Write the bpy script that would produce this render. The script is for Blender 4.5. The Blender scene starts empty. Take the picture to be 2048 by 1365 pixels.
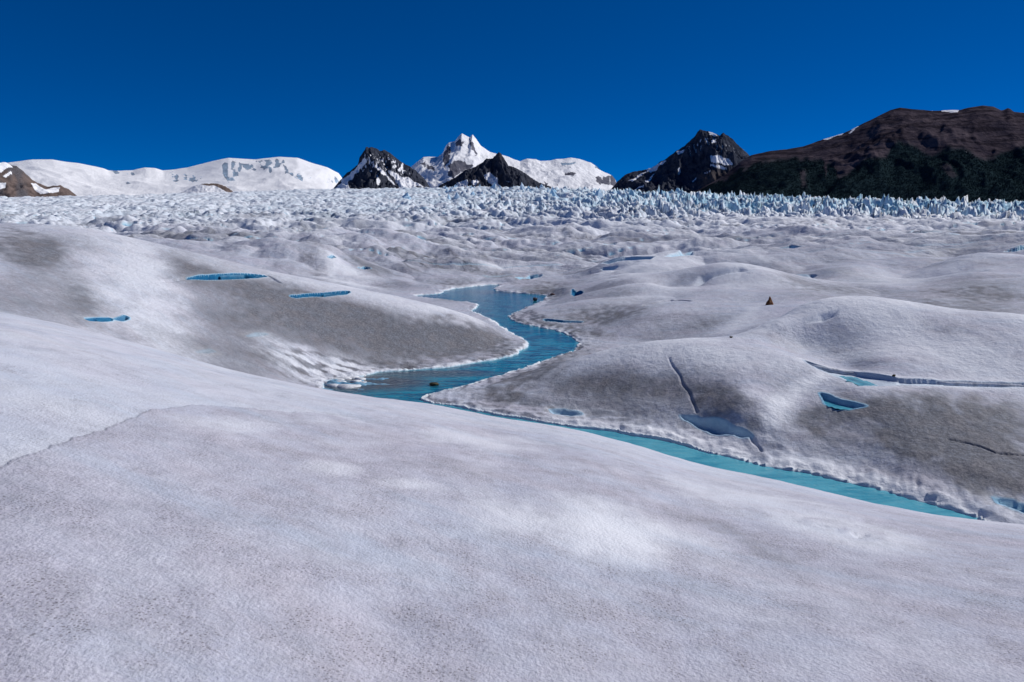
import bpy, math, random
import numpy as np

sc = bpy.context.scene
col = sc.collection
rad = math.radians

# ------------------------------------------------------------------ camera
W, H, F = 2048.0, 1365.0, 1384.0        # size of the photograph and focal length, in its pixels
VH = 440.0                              # row of the true horizon
PITCH = math.atan((H / 2 - VH) / F)
cam = bpy.data.cameras.new("camera")
cam.sensor_fit = 'HORIZONTAL'
cam.sensor_width = 36.0
cam.lens = 36.0 * F / W
cam.clip_start = 0.05
cam.clip_end = 60000
cam_ob = bpy.data.objects.new("camera", cam)
col.objects.link(cam_ob)
cam_ob.location = (0, 0, 0)             # eye level is z = 0, everything is measured from it
cam_ob.rotation_euler = (math.pi / 2 - PITCH, 0, 0)
sc.camera = cam_ob

# ------------------------------------------------------------------ sky, sun, exposure
SUN_EL, SUN_AZ = rad(39), rad(66)       # sun to the right and beyond the glacier
world = bpy.data.worlds.new("World")
sc.world = world
world.use_nodes = True
wt = world.node_tree
bg = wt.nodes["Background"]
sky = wt.nodes.new("ShaderNodeTexSky")
sky.sky_type = 'NISHITA'
sky.sun_disc = False
sky.sun_elevation = SUN_EL
sky.sun_rotation = SUN_AZ
sky.altitude = 8000
sky.air_density = 1.0
sky.dust_density = 0.0
sky.ozone_density = 10.0
gam = wt.nodes.new("ShaderNodeGamma")
gam.inputs[1].default_value = 0.8
hsv = wt.nodes.new("ShaderNodeHueSaturation")
hsv.inputs['Saturation'].default_value = 1.38
hsv.inputs['Hue'].default_value = 0.509
wt.links.new(sky.outputs[0], gam.inputs[0])
wt.links.new(gam.outputs[0], hsv.inputs['Color'])
wt.links.new(hsv.outputs[0], bg.inputs[0])
bg.inputs[1].default_value = 0.100

sun = bpy.data.lights.new("sun", 'SUN')
sun.energy = 3.8
sun.angle = rad(0.5)
sun.color = (1.0, 0.965, 0.93)
sun_ob = bpy.data.objects.new("sun", sun)
col.objects.link(sun_ob)
sun_ob.rotation_euler = (math.pi / 2 - SUN_EL, 0, math.pi - SUN_AZ)
sun_ob.location = (0, 0, 300)
sc.view_settings.view_transform = 'Standard'
sc.view_settings.look = 'None'
sc.view_settings.exposure = 0.0
sc.view_settings.gamma = 1.0

# ------------------------------------------------------------------ maths helpers
SP, CP = math.sin(PITCH), math.cos(PITCH)


def sight(u, v):
    """azimuth and slope (height / horizontal distance) of the line of sight to a point of the picture"""
    a = (np.asarray(u, float) - W / 2) / F
    b = (H / 2 - np.asarray(v, float)) / F
    x, y, z = a, CP + b * SP, -SP + b * CP
    return np.arctan2(x, y), z / np.hypot(x, y)


def picture(x, y, z):
    zc = y * CP - z * SP
    yc = y * SP + z * CP
    zc = np.where(zc < 1e-3, 1e-3, zc)
    return W / 2 + F * x / zc, H / 2 - F * yc / zc


def _hash(ix, iy, seed):
    n = (ix.astype(np.int64) * 374761393 + iy.astype(np.int64) * 668265263 + seed * 974711) & 0xffffffff
    n = ((n ^ (n >> 13)) * 1274126177) & 0xffffffff
    return (n ^ (n >> 16)) & 0xffff


_ang = np.arange(65536) * (2 * np.pi / 65536)
_GX, _GY = np.cos(_ang).astype(np.float32), np.sin(_ang).astype(np.float32)


def noise(x, y, seed=0):
    """gradient noise, about -1..1"""
    x0, y0 = np.floor(x), np.floor(y)
    fx, fy = (x - x0).astype(np.float32), (y - y0).astype(np.float32)
    ix, iy = x0.astype(np.int64), y0.astype(np.int64)
    sx = fx * fx * fx * (fx * (fx * 6 - 15) + 10)
    sy = fy * fy * fy * (fy * (fy * 6 - 15) + 10)

    def g(dx, dy):
        h = _hash(ix + dx, iy + dy, seed)
        return _GX[h] * (fx - dx) + _GY[h] * (fy - dy)
    a = g(0, 0)
    a = a + sx * (g(1, 0) - a)
    b = g(0, 1)
    b = b + sx * (g(1, 1) - b)
    return 1.5 * (a + sy * (b - a))


def fbm(x, y, octaves=4, seed=0, gain=0.5, lac=2.03):
    s, amp, tot = 0, 1.0, 0
    for k in range(octaves):
        s = s + amp * noise(x, y, seed + 17 * k)
        tot += amp
        amp *= gain
        x, y = x * lac + 13.7, y * lac - 7.3
    return s / tot


def ridged(x, y, octaves=4, seed=0, gain=0.5, lac=2.1):
    """0..1, sharp crests"""
    s, amp, tot, wgt = 0, 1.0, 0, 1.0
    for k in range(octaves):
        n = 1 - np.abs(noise(x, y, seed + 31 * k))
        n = n * n * wgt
        wgt = np.clip(n * 1.6, 0, 1)
        s = s + amp * n
        tot += amp
        amp *= gain
        x, y = x * lac + 5.1, y * lac + 9.2
    return s / tot


def sstep(a, b, x):
    t = np.clip((x - a) / (b - a), 0, 1)
    return t * t * (3 - 2 * t)


def smax(a, b, k):
    """smooth maximum"""
    h = np.clip(0.5 + 0.5 * (a - b) / k, 0, 1)
    return b + (a - b) * h + k * h * (1 - h)


def seg_dist(px, py, pts, closed=True):
    """distance to a polyline"""
    d = np.full(px.shape, 1e9)
    n = len(pts)
    for i in range(n if closed else n - 1):
        ax, ay = pts[i]
        bx, by = pts[(i + 1) % n]
        ex, ey = bx - ax, by - ay
        l2 = ex * ex + ey * ey + 1e-12
        t = np.clip(((px - ax) * ex + (py - ay) * ey) / l2, 0, 1)
        d = np.minimum(d, (px - ax - t * ex) ** 2 + (py - ay - t * ey) ** 2)
    return np.sqrt(d)


def inside(px, py, pts):
    c = np.zeros(px.shape, bool)
    n = len(pts)
    for i in range(n):
        x1, y1 = pts[i]
        x2, y2 = pts[(i + 1) % n]
        if y1 == y2:
            continue
        c ^= ((y1 > py) != (y2 > py)) & (px < (x2 - x1) * (py - y1) / (y2 - y1) + x1)
    return c


def sdf(px, py, pts):
    """signed distance, negative inside"""
    d = seg_dist(px, py, pts)
    return np.where(inside(px, py, pts), -d, d)


def smooth_poly(pts, it=2):
    p = [tuple(q) for q in pts]
    for _ in range(it):
        o = []
        for i in range(len(p)):
            a, b = p[i], p[(i + 1) % len(p)]
            o.append((0.75 * a[0] + 0.25 * b[0], 0.75 * a[1] + 0.25 * b[1]))
            o.append((0.25 * a[0] + 0.75 * b[0], 0.25 * a[1] + 0.75 * b[1]))
        p = o
    return p


# ------------------------------------------------------------------ node helpers
class Nodes:
    def __init__(self, name):
        self.m = bpy.data.materials.new(name)
        self.m.use_nodes = True
        self.t = self.m.node_tree
        self.b = self.t.nodes["Principled BSDF"]

    def n(self, kind, **kw):
        o = self.t.nodes.new(kind)
        for k, v in kw.items():
            setattr(o, k, v)
        return o

    def link(self, a, b):
        self.t.links.new(a, b)

    def put(self, sock, val):
        if hasattr(val, 'is_output'):
            self.link(val, sock)
        else:
            sock.default_value = val

    def attr(self, name):
        return self.n("ShaderNodeAttribute", attribute_name=name).outputs['Fac']

    def coord(self, scale=(1, 1, 1), which='Object'):
        c = self.n("ShaderNodeTexCoord")
        m = self.n("ShaderNodeMapping")
        m.inputs['Scale'].default_value = scale
        self.link(c.outputs[which], m.inputs[0])
        return m.outputs[0]

    def noise(self, vec, scale, detail=4, rough=0.5, dist=0.0):
        o = self.n("ShaderNodeTexNoise")
        self.link(vec, o.inputs['Vector'])
        o.inputs['Scale'].default_value = scale
        o.inputs['Detail'].default_value = detail
        o.inputs['Roughness'].default_value = rough
        o.inputs['Distortion'].default_value = dist
        return o.outputs['Fac']

    def math(self, op, a, b=0.0, c=0.0, clamp=False):
        o = self.n("ShaderNodeMath", operation=op)
        o.use_clamp = clamp
        self.put(o.inputs[0], a)
        self.put(o.inputs[1], b)
        self.put(o.inputs[2], c)
        return o.outputs[0]

    def ramp(self, fac, a, b, lo=0.0, hi=1.0):
        o = self.n("ShaderNodeMapRange")
        o.interpolation_type = 'SMOOTHSTEP'
        self.put(o.inputs[0], fac)
        o.inputs[1].default_value, o.inputs[2].default_value = a, b
        o.inputs[3].default_value, o.inputs[4].default_value = lo, hi
        return o.outputs[0]

    def mix(self, fac, a, b, mode='MIX'):
        o = self.n("ShaderNodeMix", data_type='RGBA', blend_type=mode)
        self.put(o.inputs[0], fac)
        self.put(o.inputs[6], (*a, 1) if isinstance(a, tuple) else a)
        self.put(o.inputs[7], (*b, 1) if isinstance(b, tuple) else b)
        return o.outputs[2]

    def bump(self, h, strength, dist, normal=None):
        o = self.n("ShaderNodeBump")
        o.inputs['Strength'].default_value = strength
        o.inputs['Distance'].default_value = dist
        self.put(o.inputs['Height'], h)
        if normal is not None:
            self.link(normal, o.inputs['Normal'])
        return o.outputs[0]

    def done(self, color, rough=0.8, normal=None, spec=0.3):
        self.put(self.b.inputs['Base Color'], (*color, 1) if isinstance(color, tuple) else color)
        self.put(self.b.inputs['Roughness'], rough)
        self.put(self.b.inputs['Specular IOR Level'], spec)
        if normal is not None:
            self.link(normal, self.b.inputs['Normal'])
        return self.m


def mesh_object(name, verts, faces, mat, smooth=True, attrs=None):
    """faces: (n, 3) or (n, 4) array"""
    me = bpy.data.meshes.new(name)
    verts = np.asarray(verts, np.float32).reshape(-1, 3)
    faces = np.asarray(faces, np.int32)
    k = faces.shape[1]
    me.vertices.add(len(verts))
    me.vertices.foreach_set("co", verts.ravel())
    me.loops.add(faces.size)
    me.loops.foreach_set("vertex_index", faces.ravel())
    me.polygons.add(len(faces))
    me.polygons.foreach_set("loop_start", np.arange(0, faces.size, k, dtype=np.int32))
    me.polygons.foreach_set("loop_total", np.full(len(faces), k, np.int32))
    me.polygons.foreach_set("use_smooth", np.full(len(faces), smooth, bool))
    for an, av in (attrs or {}).items():
        a = me.attributes.new(an, 'FLOAT', 'POINT')
        a.data.foreach_set("value", np.asarray(av, np.float32).ravel())
    me.update(calc_edges=True)
    me.materials.append(mat)
    ob = bpy.data.objects.new(name, me)
    col.objects.link(ob)
    return ob


def grid_faces(na, nr):
    i = np.arange(na * nr).reshape(na, nr)
    return np.stack([i[:-1, :-1], i[1:, :-1], i[1:, 1:], i[:-1, 1:]], -1).reshape(-1, 4)


def tag(ob, label, cat=None, group=None, kind=None):
    ob["label"] = label
    if cat:
        ob["category"] = cat
    if group:
        ob["group"] = group
    if kind:
        ob["kind"] = kind
    return ob


# ================================================================== THE GLACIER
ZW = -8.0                                # level of the meltwater river


def level(u, v, z=ZW):
    """point of the plan where the line of sight meets a level"""
    a, q = sight(u, v)
    r = z / q
    return float(r * math.sin(a)), float(r * math.cos(a))


# --- outlines of the water, on its level
RIVER = [(887, 581), (943, 574), (994, 569), (1000, 572), (984, 581), (1025, 586), (1063, 589), (1099, 591),
         (1083, 605), (1056, 615), (1028, 627), (1018, 634), (1025, 641), (1056, 651), (1097, 659), (1131, 668),
         (1155, 680), (1158, 692), (1145, 706), (1114, 714), (1083, 726), (1042, 741), (1004, 753), (960, 764),
         (926, 777), (892, 784), (862, 791), (849, 798), (853, 806), (900, 811), (1000, 831), (1120, 852),
         (1210, 860), (1256, 868), (1333, 881), (1409, 903), (1486, 921), (1563, 938), (1640, 951), (1716, 968),
         (1793, 989), (1870, 1010), (1947, 1031), (2010, 1066), (2130, 1120),
         (2130, 1180), (1900, 1080), (1700, 1030), (1500, 985), (1300, 925), (1100, 890), (900, 850), (760, 830),
         (660, 800), (640, 776), (652, 762), (700, 757), (741, 750), (769, 743), (823, 740), (892, 736), (926, 729),
         (970, 723), (1011, 716), (1039, 706), (1056, 692), (1052, 682), (1028, 671), (1008, 658), (981, 639),
         (957, 629), (940, 625), (953, 615), (957, 609), (926, 605), (858, 598), (830, 594), (834, 591), (881, 589)]
river_pts = smooth_poly([level(u, v) for u, v in RIVER], 1)

# --- near hump: a parabola whose brow is seen along this line  (u, v, distance of the brow)
BROW = [(-900, 560, 20), (-300, 590, 19), (0, 624, 17.5), (160, 660, 16.5), (330, 703, 15), (460, 740, 14),
        (560, 762, 13.5), (700, 789, 13), (830, 804, 13), (1000, 836, 12.5), (1200, 870, 12), (1280, 895, 11.7),
        (1435, 940, 11), (1590, 972, 10.6), (1770, 1011, 10.2), (1900, 1035, 10), (2048, 1051, 10), (2400, 1090, 10)]
b_az, b_q = sight([b[0] for b in BROW], [b[1] for b in BROW])
b_r = np.array([b[2] for b in BROW], float)
EYE = 1.7


_fa = np.linspace(-1.3, 1.3, 2601)
_ker = np.exp(-0.5 * (np.arange(-90, 91) / 32.0) ** 2)
_ker /= _ker.sum()


def _smooth(y):
    return np.convolve(np.pad(np.interp(_fa, b_az, y), 90, mode='edge'), _ker, 'valid')


_bq, _br = _smooth(b_q), _smooth(b_r)


def near_hump(az, r):
    q = np.interp(az, _fa, _bq)
    rs = np.interp(az, _fa, _br)
    s = -q - 2 * EYE / rs
    return -EYE - s * r - EYE * (r / rs) ** 2


# --- everything beyond: heights known at these points of the picture (u, v, distance)
PTS = [
    # valley floor left of the river, behind the near hump
    (-250, 600, 31), (0, 622, 30), (100, 650, 30), (200, 680, 30.5), (330, 715, 31), (450, 742, 32), (560, 762, 32.5), (640, 770, 33.5),
    # left hill, up to its crest, and behind it
    (-250, 520, 40), (-250, 440, 50), (-250, 470, 75),
    (0, 560, 35.5), (0, 490, 42), (0, 449, 50), (0, 470, 62), (0, 485, 85), (150, 620, 34), (150, 530, 41.5), (150, 454, 50), (150, 480, 62), (150, 500, 85),
    (300, 660, 34), (300, 570, 40.5), (300, 489, 48.5), (300, 520, 60), (300, 525, 80),
    (450, 700, 35), (450, 610, 40.5), (450, 524, 48), (450, 560, 60), (450, 545, 80), (600, 725, 36), (600, 640, 41), (600, 556, 48), (600, 600, 60),
    (720, 728, 37.5), (720, 655, 41.8), (720, 579, 48), (720, 618, 60),
    (830, 722, 39), (830, 662, 42.5), (850, 606, 48), (850, 628, 56), (930, 714, 41), (950, 662, 44), (950, 636, 47),
    (1000, 697, 43), (1020, 684, 44.5),
    # beyond the left hill: rolling ice to the lake head
    (560, 512, 92), (590, 555, 80), (650, 498, 100), (690, 550, 86), (700, 520, 98), (760, 572, 82), (780, 530, 98), (850, 575, 83), (870, 545, 95), (640, 506, 112),
    (930, 555, 90), (960, 528, 104), (1050, 560, 89), (1100, 540, 100), (1150, 552, 92), (760, 500, 120), (900, 515, 125), (1000, 515, 118), (640, 482, 140), (850, 485, 150), (1050, 490, 150),
    # slope right of the river
    (1110, 640, 54), (1150, 610, 58), (1200, 640, 52), (1250, 590, 60), (1180, 572, 70), (1300, 628, 50), (1380, 600, 54), (1300, 562, 64), (1200, 560, 77),
    (1250, 545, 80), (1230, 518, 94), (1300, 508, 97), (1400, 503, 104), (1250, 530, 110), (1350, 522, 118),
    # mound with a bite on its side
    (1330, 570, 64), (1400, 550, 66), (1470, 530, 67), (1550, 540, 67), (1620, 568, 66), (1450, 582, 60), (1550, 588, 59.5),
    (1480, 555, 79), (1570, 560, 77),
    # gully with the orange boulder
    (1540, 610, 52), (1480, 650, 46), (1420, 690, 41), (1600, 590, 57), (1350, 712, 40), (1250, 715, 42), (1500, 676, 40), (1450, 700, 38),
    # behind the big hill at the right
    (1700, 632, 48), (1850, 645, 47), (2048, 668, 45), (2300, 670, 45), (1620, 612, 50), (1800, 612, 56), (2000, 630, 54),
    (950, 800, 29.6),
    # plateau behind the big hill
    (1700, 582, 64), (1850, 590, 64), (2048, 605, 61), (1700, 545, 80), (1850, 555, 77), (1780, 540, 84), (1700, 512, 90), (1850, 520, 92), (1950, 515, 84), (2048, 525, 80), (2300, 530, 78),
    (1950, 545, 73), (2048, 560, 70), (1950, 530, 98), (2048, 494, 102), (1700, 488, 118), (1550, 490, 104), (1600, 505, 125), (2300, 488, 110), (2048, 470, 170), (1800, 465, 170), (1500, 470, 170),
    # water bed and valley floor under the near hump
    (400, 780, 22), (100, 720, 20), (-250, 680, 20), (700, 800, 27), (900, 840, 25), (1100, 900, 22), (1300, 960, 20), (1500, 1010, 18.5), (1700, 1060, 17),
    (2000, 1130, 16), (2300, 1180, 15),
]
PZ = [  # the same with the height given instead of the distance
    # big smooth hill at the right
    (1560, 645, -4.9), (1600, 612, -4.4), (1700, 593, -4.0), (1800, 600, -4.0), (1950, 628, -4.3), (2048, 634, -4.3), (2300, 650, -4.4),
    (1750, 722, -5.8), (2048, 742, -5.75), (2300, 760, -5.8), (1850, 680, -5.2), (2048, 700, -5.2), (1700, 650, -4.9), (1600, 690, -5.8),
    # cut bank of the channel at its foot
    (1702, 740, -6.2), (1794, 753, -6.02), (1887, 760, -6.02), (2048, 766, -6.02), (2300, 775, -6.02),
    # dark lobe between channel and stream
    (1720, 776, -6.2), (1850, 772, -6.1), (2048, 775, -6.1), (2300, 788, -6.1), (1650, 765, -6.3),
    (1700, 850, -7.0), (1850, 855, -6.8), (2048, 875, -6.8), (2300, 900, -6.8),
    (1650, 915, -7.6), (1800, 955, -7.55), (1950, 985, -7.55), (2048, 1012, -7.6), (2300, 1060, -7.6),
    # hump between river and stream
    (1000, 777, -7.6), (1100, 790, -7.5), (1150, 724, -6.7), (1250, 692, -5.95), (1350, 680, -5.6), (1450, 685, -5.5), (1550, 702, -5.6), (1620, 728, -5.9),
    (1250, 765, -6.9), (1400, 770, -6.6), (1500, 800, -6.6), (1250, 830, -7.6), (1400, 845, -7.5), (1500, 880, -7.5), (1590, 850, -7.2), (1600, 790, -6.6),
]
for u, v, z in PZ:
    PTS.append((u, v, float(z / sight(u, v)[1])))
# broad ramp of the glacier farther up
TOPU = [-400, 0, 100, 250, 400, 480, 600, 697, 790, 900, 1090, 1240, 1400, 1500, 1600, 1700, 1800, 1900, 2048, 2400]
TOPV = [400, 396, 395, 392, 388, 384, 380, 380, 378, 377, 379, 387, 394, 402, 406, 410, 413, 416, 419, 428]
for u in range(-200, 2300, 210):
    top = float(np.interp(u, TOPU, TOPV))
    right = float(sstep(1200, 1800, u))
    for f, r, vr in ((0.72, 210, 468), (0.52, 320, 441), (0.36, 450, 440), (0.2, 620, 426), (0.07, 800, 414), (0.0, 1000, 408)):
        vl = top + f * (505 - top)
        vr = max(vr + (u - 1700) * .03, top)
        PTS.append((u, vl + (vr - vl) * right, r))
pa, pq = sight([p[0] for p in PTS], [p[1] for p in PTS])
pl = np.log([p[2] for p in PTS])
# banks of the water
bank = [(q[0], q[1]) for q in river_pts[::3]]
ba = np.array([math.atan2(x, y) for x, y in bank])
br = np.array([math.hypot(x, y) for x, y in bank])
keep = (br > 24) & (br < 95)
pa, pl, pq = np.r_[pa, ba[keep]], np.r_[pl, np.log(br[keep])], np.r_[pq, (ZW + 0.1) / br[keep]]


def tps(d2):
    return d2 * np.log(d2 + 1e-9)


n = len(pa)
K = tps((pa[:, None] - pa) ** 2 + (pl[:, None] - pl) ** 2)
K[np.arange(n), np.arange(n)] += 0.0003
Pm = np.c_[np.ones(n), pa, pl]
A = np.block([[K, Pm], [Pm.T, np.zeros((3, 3))]])
sol = np.linalg.solve(A, np.r_[pq, 0, 0, 0])
rw, rp = sol[:n].astype(np.float32), sol[n:]


def far_ground(az, r):
    """height of the ice beyond the near hump"""
    sh = az.shape
    a = np.clip(az, -0.72, 0.72).ravel().astype(np.float32)
    l = np.log(np.clip(r, 12, 1000)).ravel().astype(np.float32)
    out = np.empty(a.size, np.float32)
    fa, fl = pa.astype(np.float32), pl.astype(np.float32)
    for i in range(0, a.size, 60000):
        s = slice(i, i + 60000)
        d2 = (a[s, None] - fa) ** 2 + (l[s, None] - fl) ** 2
        out[s] = (d2 * np.log(d2 + 1e-9)) @ rw
    q = out + rp[0] + rp[1] * a + rp[2] * l
    return (q.reshape(sh) * np.clip(r, 0, 1000)).astype(np.float64)


# --- the sheet: fine where the photograph looks, wide enough to reach the mountains
az_in = np.linspace(-0.69, 0.69, 800)
az_out = 0.69 + np.geomspace(0.004, 1.25, 26)
AZ = np.r_[-az_out[::-1], az_in, az_out]
RR = [np.array([0.35])]
for a, b, k in ((0.35, 2.0, 22), (2.0, 14, 290), (14, 24, 110), (24, 36, 230), (36, 62, 250), (62, 105, 170), (105, 330, 200),
                (330, 1150, 290), (1150, 12000, 36)):
    RR.append(np.geomspace(a, b, k + 1)[1:])
RR = np.concatenate(RR)
NA, NR = len(AZ), len(RR)
gaz, grr = np.meshgrid(AZ, RR, indexing='ij')
X, Y = grr * np.sin(gaz), grr * np.cos(gaz)

# coarse evaluation of the smooth ground, then bilinear refinement
ca = np.r_[np.linspace(-0.72, 0.72, 340)]
cl = np.r_[np.linspace(math.log(12), math.log(1000), 420)]
cza, czl = np.meshgrid(ca, cl, indexing='ij')
cq = far_ground(cza, np.exp(czl)) / np.exp(czl)


def cubic_axis(A_, t, axis):
    """Catmull-Rom sampling along one axis"""
    n_ = A_.shape[axis]
    i = np.clip(np.floor(t).astype(int), 0, n_ - 2)
    f = t - i
    im, i2 = np.clip(i - 1, 0, n_ - 1), np.clip(i + 2, 0, n_ - 1)
    w = [(-f + 2 * f * f - f ** 3) / 2, (2 - 5 * f * f + 3 * f ** 3) / 2, (f + 4 * f * f - 3 * f ** 3) / 2, (-f * f + f ** 3) / 2]
    sh = [1, 1]
    sh[axis] = -1
    return sum(np.take(A_, k, axis) * w_.reshape(sh) for k, w_ in zip((im, i, i + 1, i2), w))


ta = np.clip((AZ + 0.72) / 1.44 * (len(ca) - 1), 0, len(ca) - 1)
tl = np.clip((np.log(np.clip(RR, 12, 1000)) - cl[0]) / (cl[-1] - cl[0]) * (len(cl) - 1), 0, len(cl) - 1)
ZM = cubic_axis(cubic_axis(cq, ta, 0), tl, 1) * np.clip(RR, 0, 1000)[None, :]

# rolling hummocks beyond the river, growing with distance
w1 = sstep(75, 120, grr) * (1 - sstep(220, 480, grr))
wx, wy = X + 6 * noise(X / 40, Y / 40, 5), Y + 6 * noise(X / 40, Y / 40, 6)
right = sstep(0.12, 0.36, gaz)
left = 1 - sstep(-0.3, 0.0, gaz)
hum = np.abs(noise((wx + 0.6 * wy) / 24, wy / 40, 11)) * 1.2 - .35
ZM += w1 * (2.6 * hum + 1.2 * noise(wx / 55, wy / 60, 12)) * (0.95 + 0.9 * sstep(120, 300, grr)) * (1 - 0.3 * right)
small = np.abs(noise((wx + .6 * wy) / 9, wy / 15, 13)) * 1.2 - .35
ZM += sstep(90, 150, grr) * (1 - sstep(250, 520, grr)) * small * (1.0 + .7 * sstep(150, 350, grr)) * (1 - 0.2 * right)
tiny = fbm(wx / 3.5, wy / 7, 3, 15)
ZM += sstep(60, 130, grr) * (1 - sstep(500, 900, grr)) * tiny * 0.55
# rounded mounds with sharp gullies between them on the nearer hills
bil_ = np.abs(noise((X + .35 * Y) / 13 + .4 * noise(X / 9, Y / 9, 18), Y / 10, 16)) * 1.3 - .35
ZM += sstep(46, 58, grr) * (1 - sstep(110, 160, grr)) * bil_ * (.45 + .45 * sstep(60, 85, grr)) * (1 - .75 * (1 - sstep(-.02, .05, gaz)) * (1 - sstep(58, 72, grr)))
# broken, jagged ice towards the skyline
w2 = sstep(170, 480, grr) * (1 - sstep(1060, 1200, grr)) * (1 - right * (1 - sstep(400, 560, grr)))
sx_, sy_ = X + 14 * noise(X / 60, Y / 60, 21), Y + 14 * noise(X / 60, Y / 60, 22)
jag = ridged((sx_ + 0.25 * sy_) / 34, sy_ / 50, 5, 23, 0.62) - 0.35


def blocks(x, y, seed):
    """broken blocks: height of the block a point is on (tilted top) and gap to the next block"""
    x0, y0 = np.floor(x), np.floor(y)
    d1 = np.full(x.shape, 9.0)
    d2 = np.full(x.shape, 9.0)
    top = np.zeros(x.shape)
    for i in (-1, 0, 1):
        for j in (-1, 0, 1):
            ix, iy = (x0 + i).astype(np.int64), (y0 + j).astype(np.int64)
            rx, ry = _hash(ix, iy, seed) / 65536.0, _hash(ix, iy, seed + 1) / 65536.0
            dx, dy = x - (x0 + i + rx), y - (y0 + j + ry)
            d = np.hypot(dx, dy)
            hh = _hash(ix, iy, seed + 2) / 65536.0
            ta_, tb_ = _hash(ix, iy, seed + 3) / 65536.0 - .5, _hash(ix, iy, seed + 4) / 65536.0 - .5
            h = hh + 2.6 * ta_ * dx + 2.0 * tb_ * dy
            new = d < d1
            d2 = np.where(new, d1, np.minimum(d2, d))
            top = np.where(new, h, top)
            d1 = np.where(new, d, d1)
    return top, d2 - d1


blade = np.zeros(grr.shape)
gapm = np.ones(grr.shape)
j0, j1 = np.searchsorted(RR, [200, 1220])
s = (slice(None), slice(j0, j1))
for lx_, ly_, wt_, sd in ((7.0, 18, 1.0, 300), (3.6, 8, .6, 310)):
    tp, gp = blocks((sx_[s] + .25 * sy_[s]) / lx_, (sy_[s] - .1 * sx_[s]) / ly_, sd)
    blade[s] += wt_ * (tp - .5 - .6 * (1 - sstep(0, .22, gp)))
    gapm[s] = np.minimum(gapm[s], sstep(0.02, .3, gp))
ZM += w2 * jag * (4.2 + 4 * right * sstep(450, 700, grr) + 4 * sstep(-0.05, .1, gaz)) * (1 - 0.25 * left)
ZM += w2 * sstep(180, 480, grr) * blade * (1.1 + 1.6 * sstep(-.2, .0, gaz) + 4.6 * sstep(.05, .25, gaz))
crest_ = ridged((wx + .8 * wy) / 24, (wy - .2 * wx) / 15, 4, 34, .6) - .42
ZM += sstep(84, 125, grr) * (1 - sstep(330, 520, grr)) * crest_ * (1.7 + 1.0 * sstep(150, 300, grr))
sharp = ridged((wx + .7 * wy) / 7.5, (wy - .25 * wx) / 6.0, 3, 44, .6) - .42
ZM += sstep(84, 120, grr) * (1 - sstep(380, 560, grr)) * sharp * (.35 + .6 * sstep(120, 260, grr)) * np.clip(.5 + 1.3 * noise(X / 45, Y / 60, 45), .1, 1.4)
crev_n = np.abs(noise((wx - .35 * wy) / 34, (wy + .1 * wx) / 7.5, 28))
CREV = (1 - sstep(.0, .055, crev_n)) * sstep(-.2, .25, noise(wx / 30, wy / 38, 29)) * sstep(85, 120, grr) * (1 - sstep(420, 600, grr))
ZM -= CREV * (.5 + 1.0 * sstep(120, 300, grr))
# farther still: an even snow ramp under the mountains
ZM -= sstep(1150, 1500, grr) * 12

# --- slots, pools, hollows: outlines picked in the picture, put on the ground where the sight line meets it
ZN = near_hump(gaz, grr)


def find(u, v, zz):
    a, q = sight(u, v)
    i = int(np.clip(np.searchsorted(AZ, a), 1, NA - 1))
    t = (a - AZ[i - 1]) / (AZ[i] - AZ[i - 1])
    prof = (zz[i - 1] * (1 - t) + zz[i] * t) / RR
    hit = np.nonzero(prof >= q)[0]
    k = int(hit[0]) if len(hit) else NR - 50
    if k == 0:
        r = RR[0]
    else:
        f = (q - prof[k - 1]) / (prof[k] - prof[k - 1] + 1e-12)
        r = RR[k - 1] + f * (RR[k] - RR[k - 1])
    return float(r * math.sin(a)), float(r * math.cos(a)), float(q * r)


rs_ = (RR > 12) & (RR < 100)
k0, k1 = int(np.nonzero(rs_)[0][0]), int(np.nonzero(rs_)[0][-1]) + 1
sub = (slice(None), slice(k0, k1))
ragged = 0.28 * fbm(X[sub] / 1.3, Y[sub] / 1.3, 3, 31) + 0.07 * noise(X[sub] / .28, Y[sub] / .28, 33)
D = sdf(X[sub], Y[sub], river_pts) + ragged * np.clip(grr[sub] / 40, 0.4, 1.3)
RD = np.full(grr.shape, 50.0)
RD[sub] = D
zm = ZM[sub]
zm = smax(zm, np.full_like(zm, ZW + 0.12), 0.25)
lip = 0.04 + 0.10 * sstep(0, 0.35, D) + 0.10 * np.clip(fbm(X[sub] / .6, Y[sub] / .6, 2, 35), -.5, 1)
t_ = sstep(0.0, 2.2, D)
bankz = ZW + lip
zb = bankz + (zm - bankz) * t_
zb = np.where(D < 0, ZW - 0.5 * sstep(0, 0.35, -D) + 0.1 * (1 - sstep(0, .2, -D)), zb)
ZM[sub] = zb
# slush over the shallows at the left end of the pool
slx, sly, _ = *level(668, 762), 0
slu = np.exp(-(((X[sub] - slx) / 3.6) ** 2 + ((Y[sub] - sly) / 2.6) ** 2) ** 1.5)
sln = fbm((X[sub] + .4 * Y[sub]) / 1.0, (Y[sub]) / .55, 4, 37)
ZM[sub] = np.where((slu > .15) & (ZM[sub] < ZW + .35), np.maximum(ZM[sub], ZW - .12 + slu * (.1 + .36 * sln)), ZM[sub])

SLUSH = np.zeros(grr.shape)
SLUSH[sub] = slu * sstep(-.05, .25, sln)
Z = smax(ZN, ZM, 0.35)
Z = np.where(grr < 9, ZN, Z)

BLUE = CREV * .75
WHITE = np.zeros(grr.shape)
DIRT = np.zeros(grr.shape)

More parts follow.
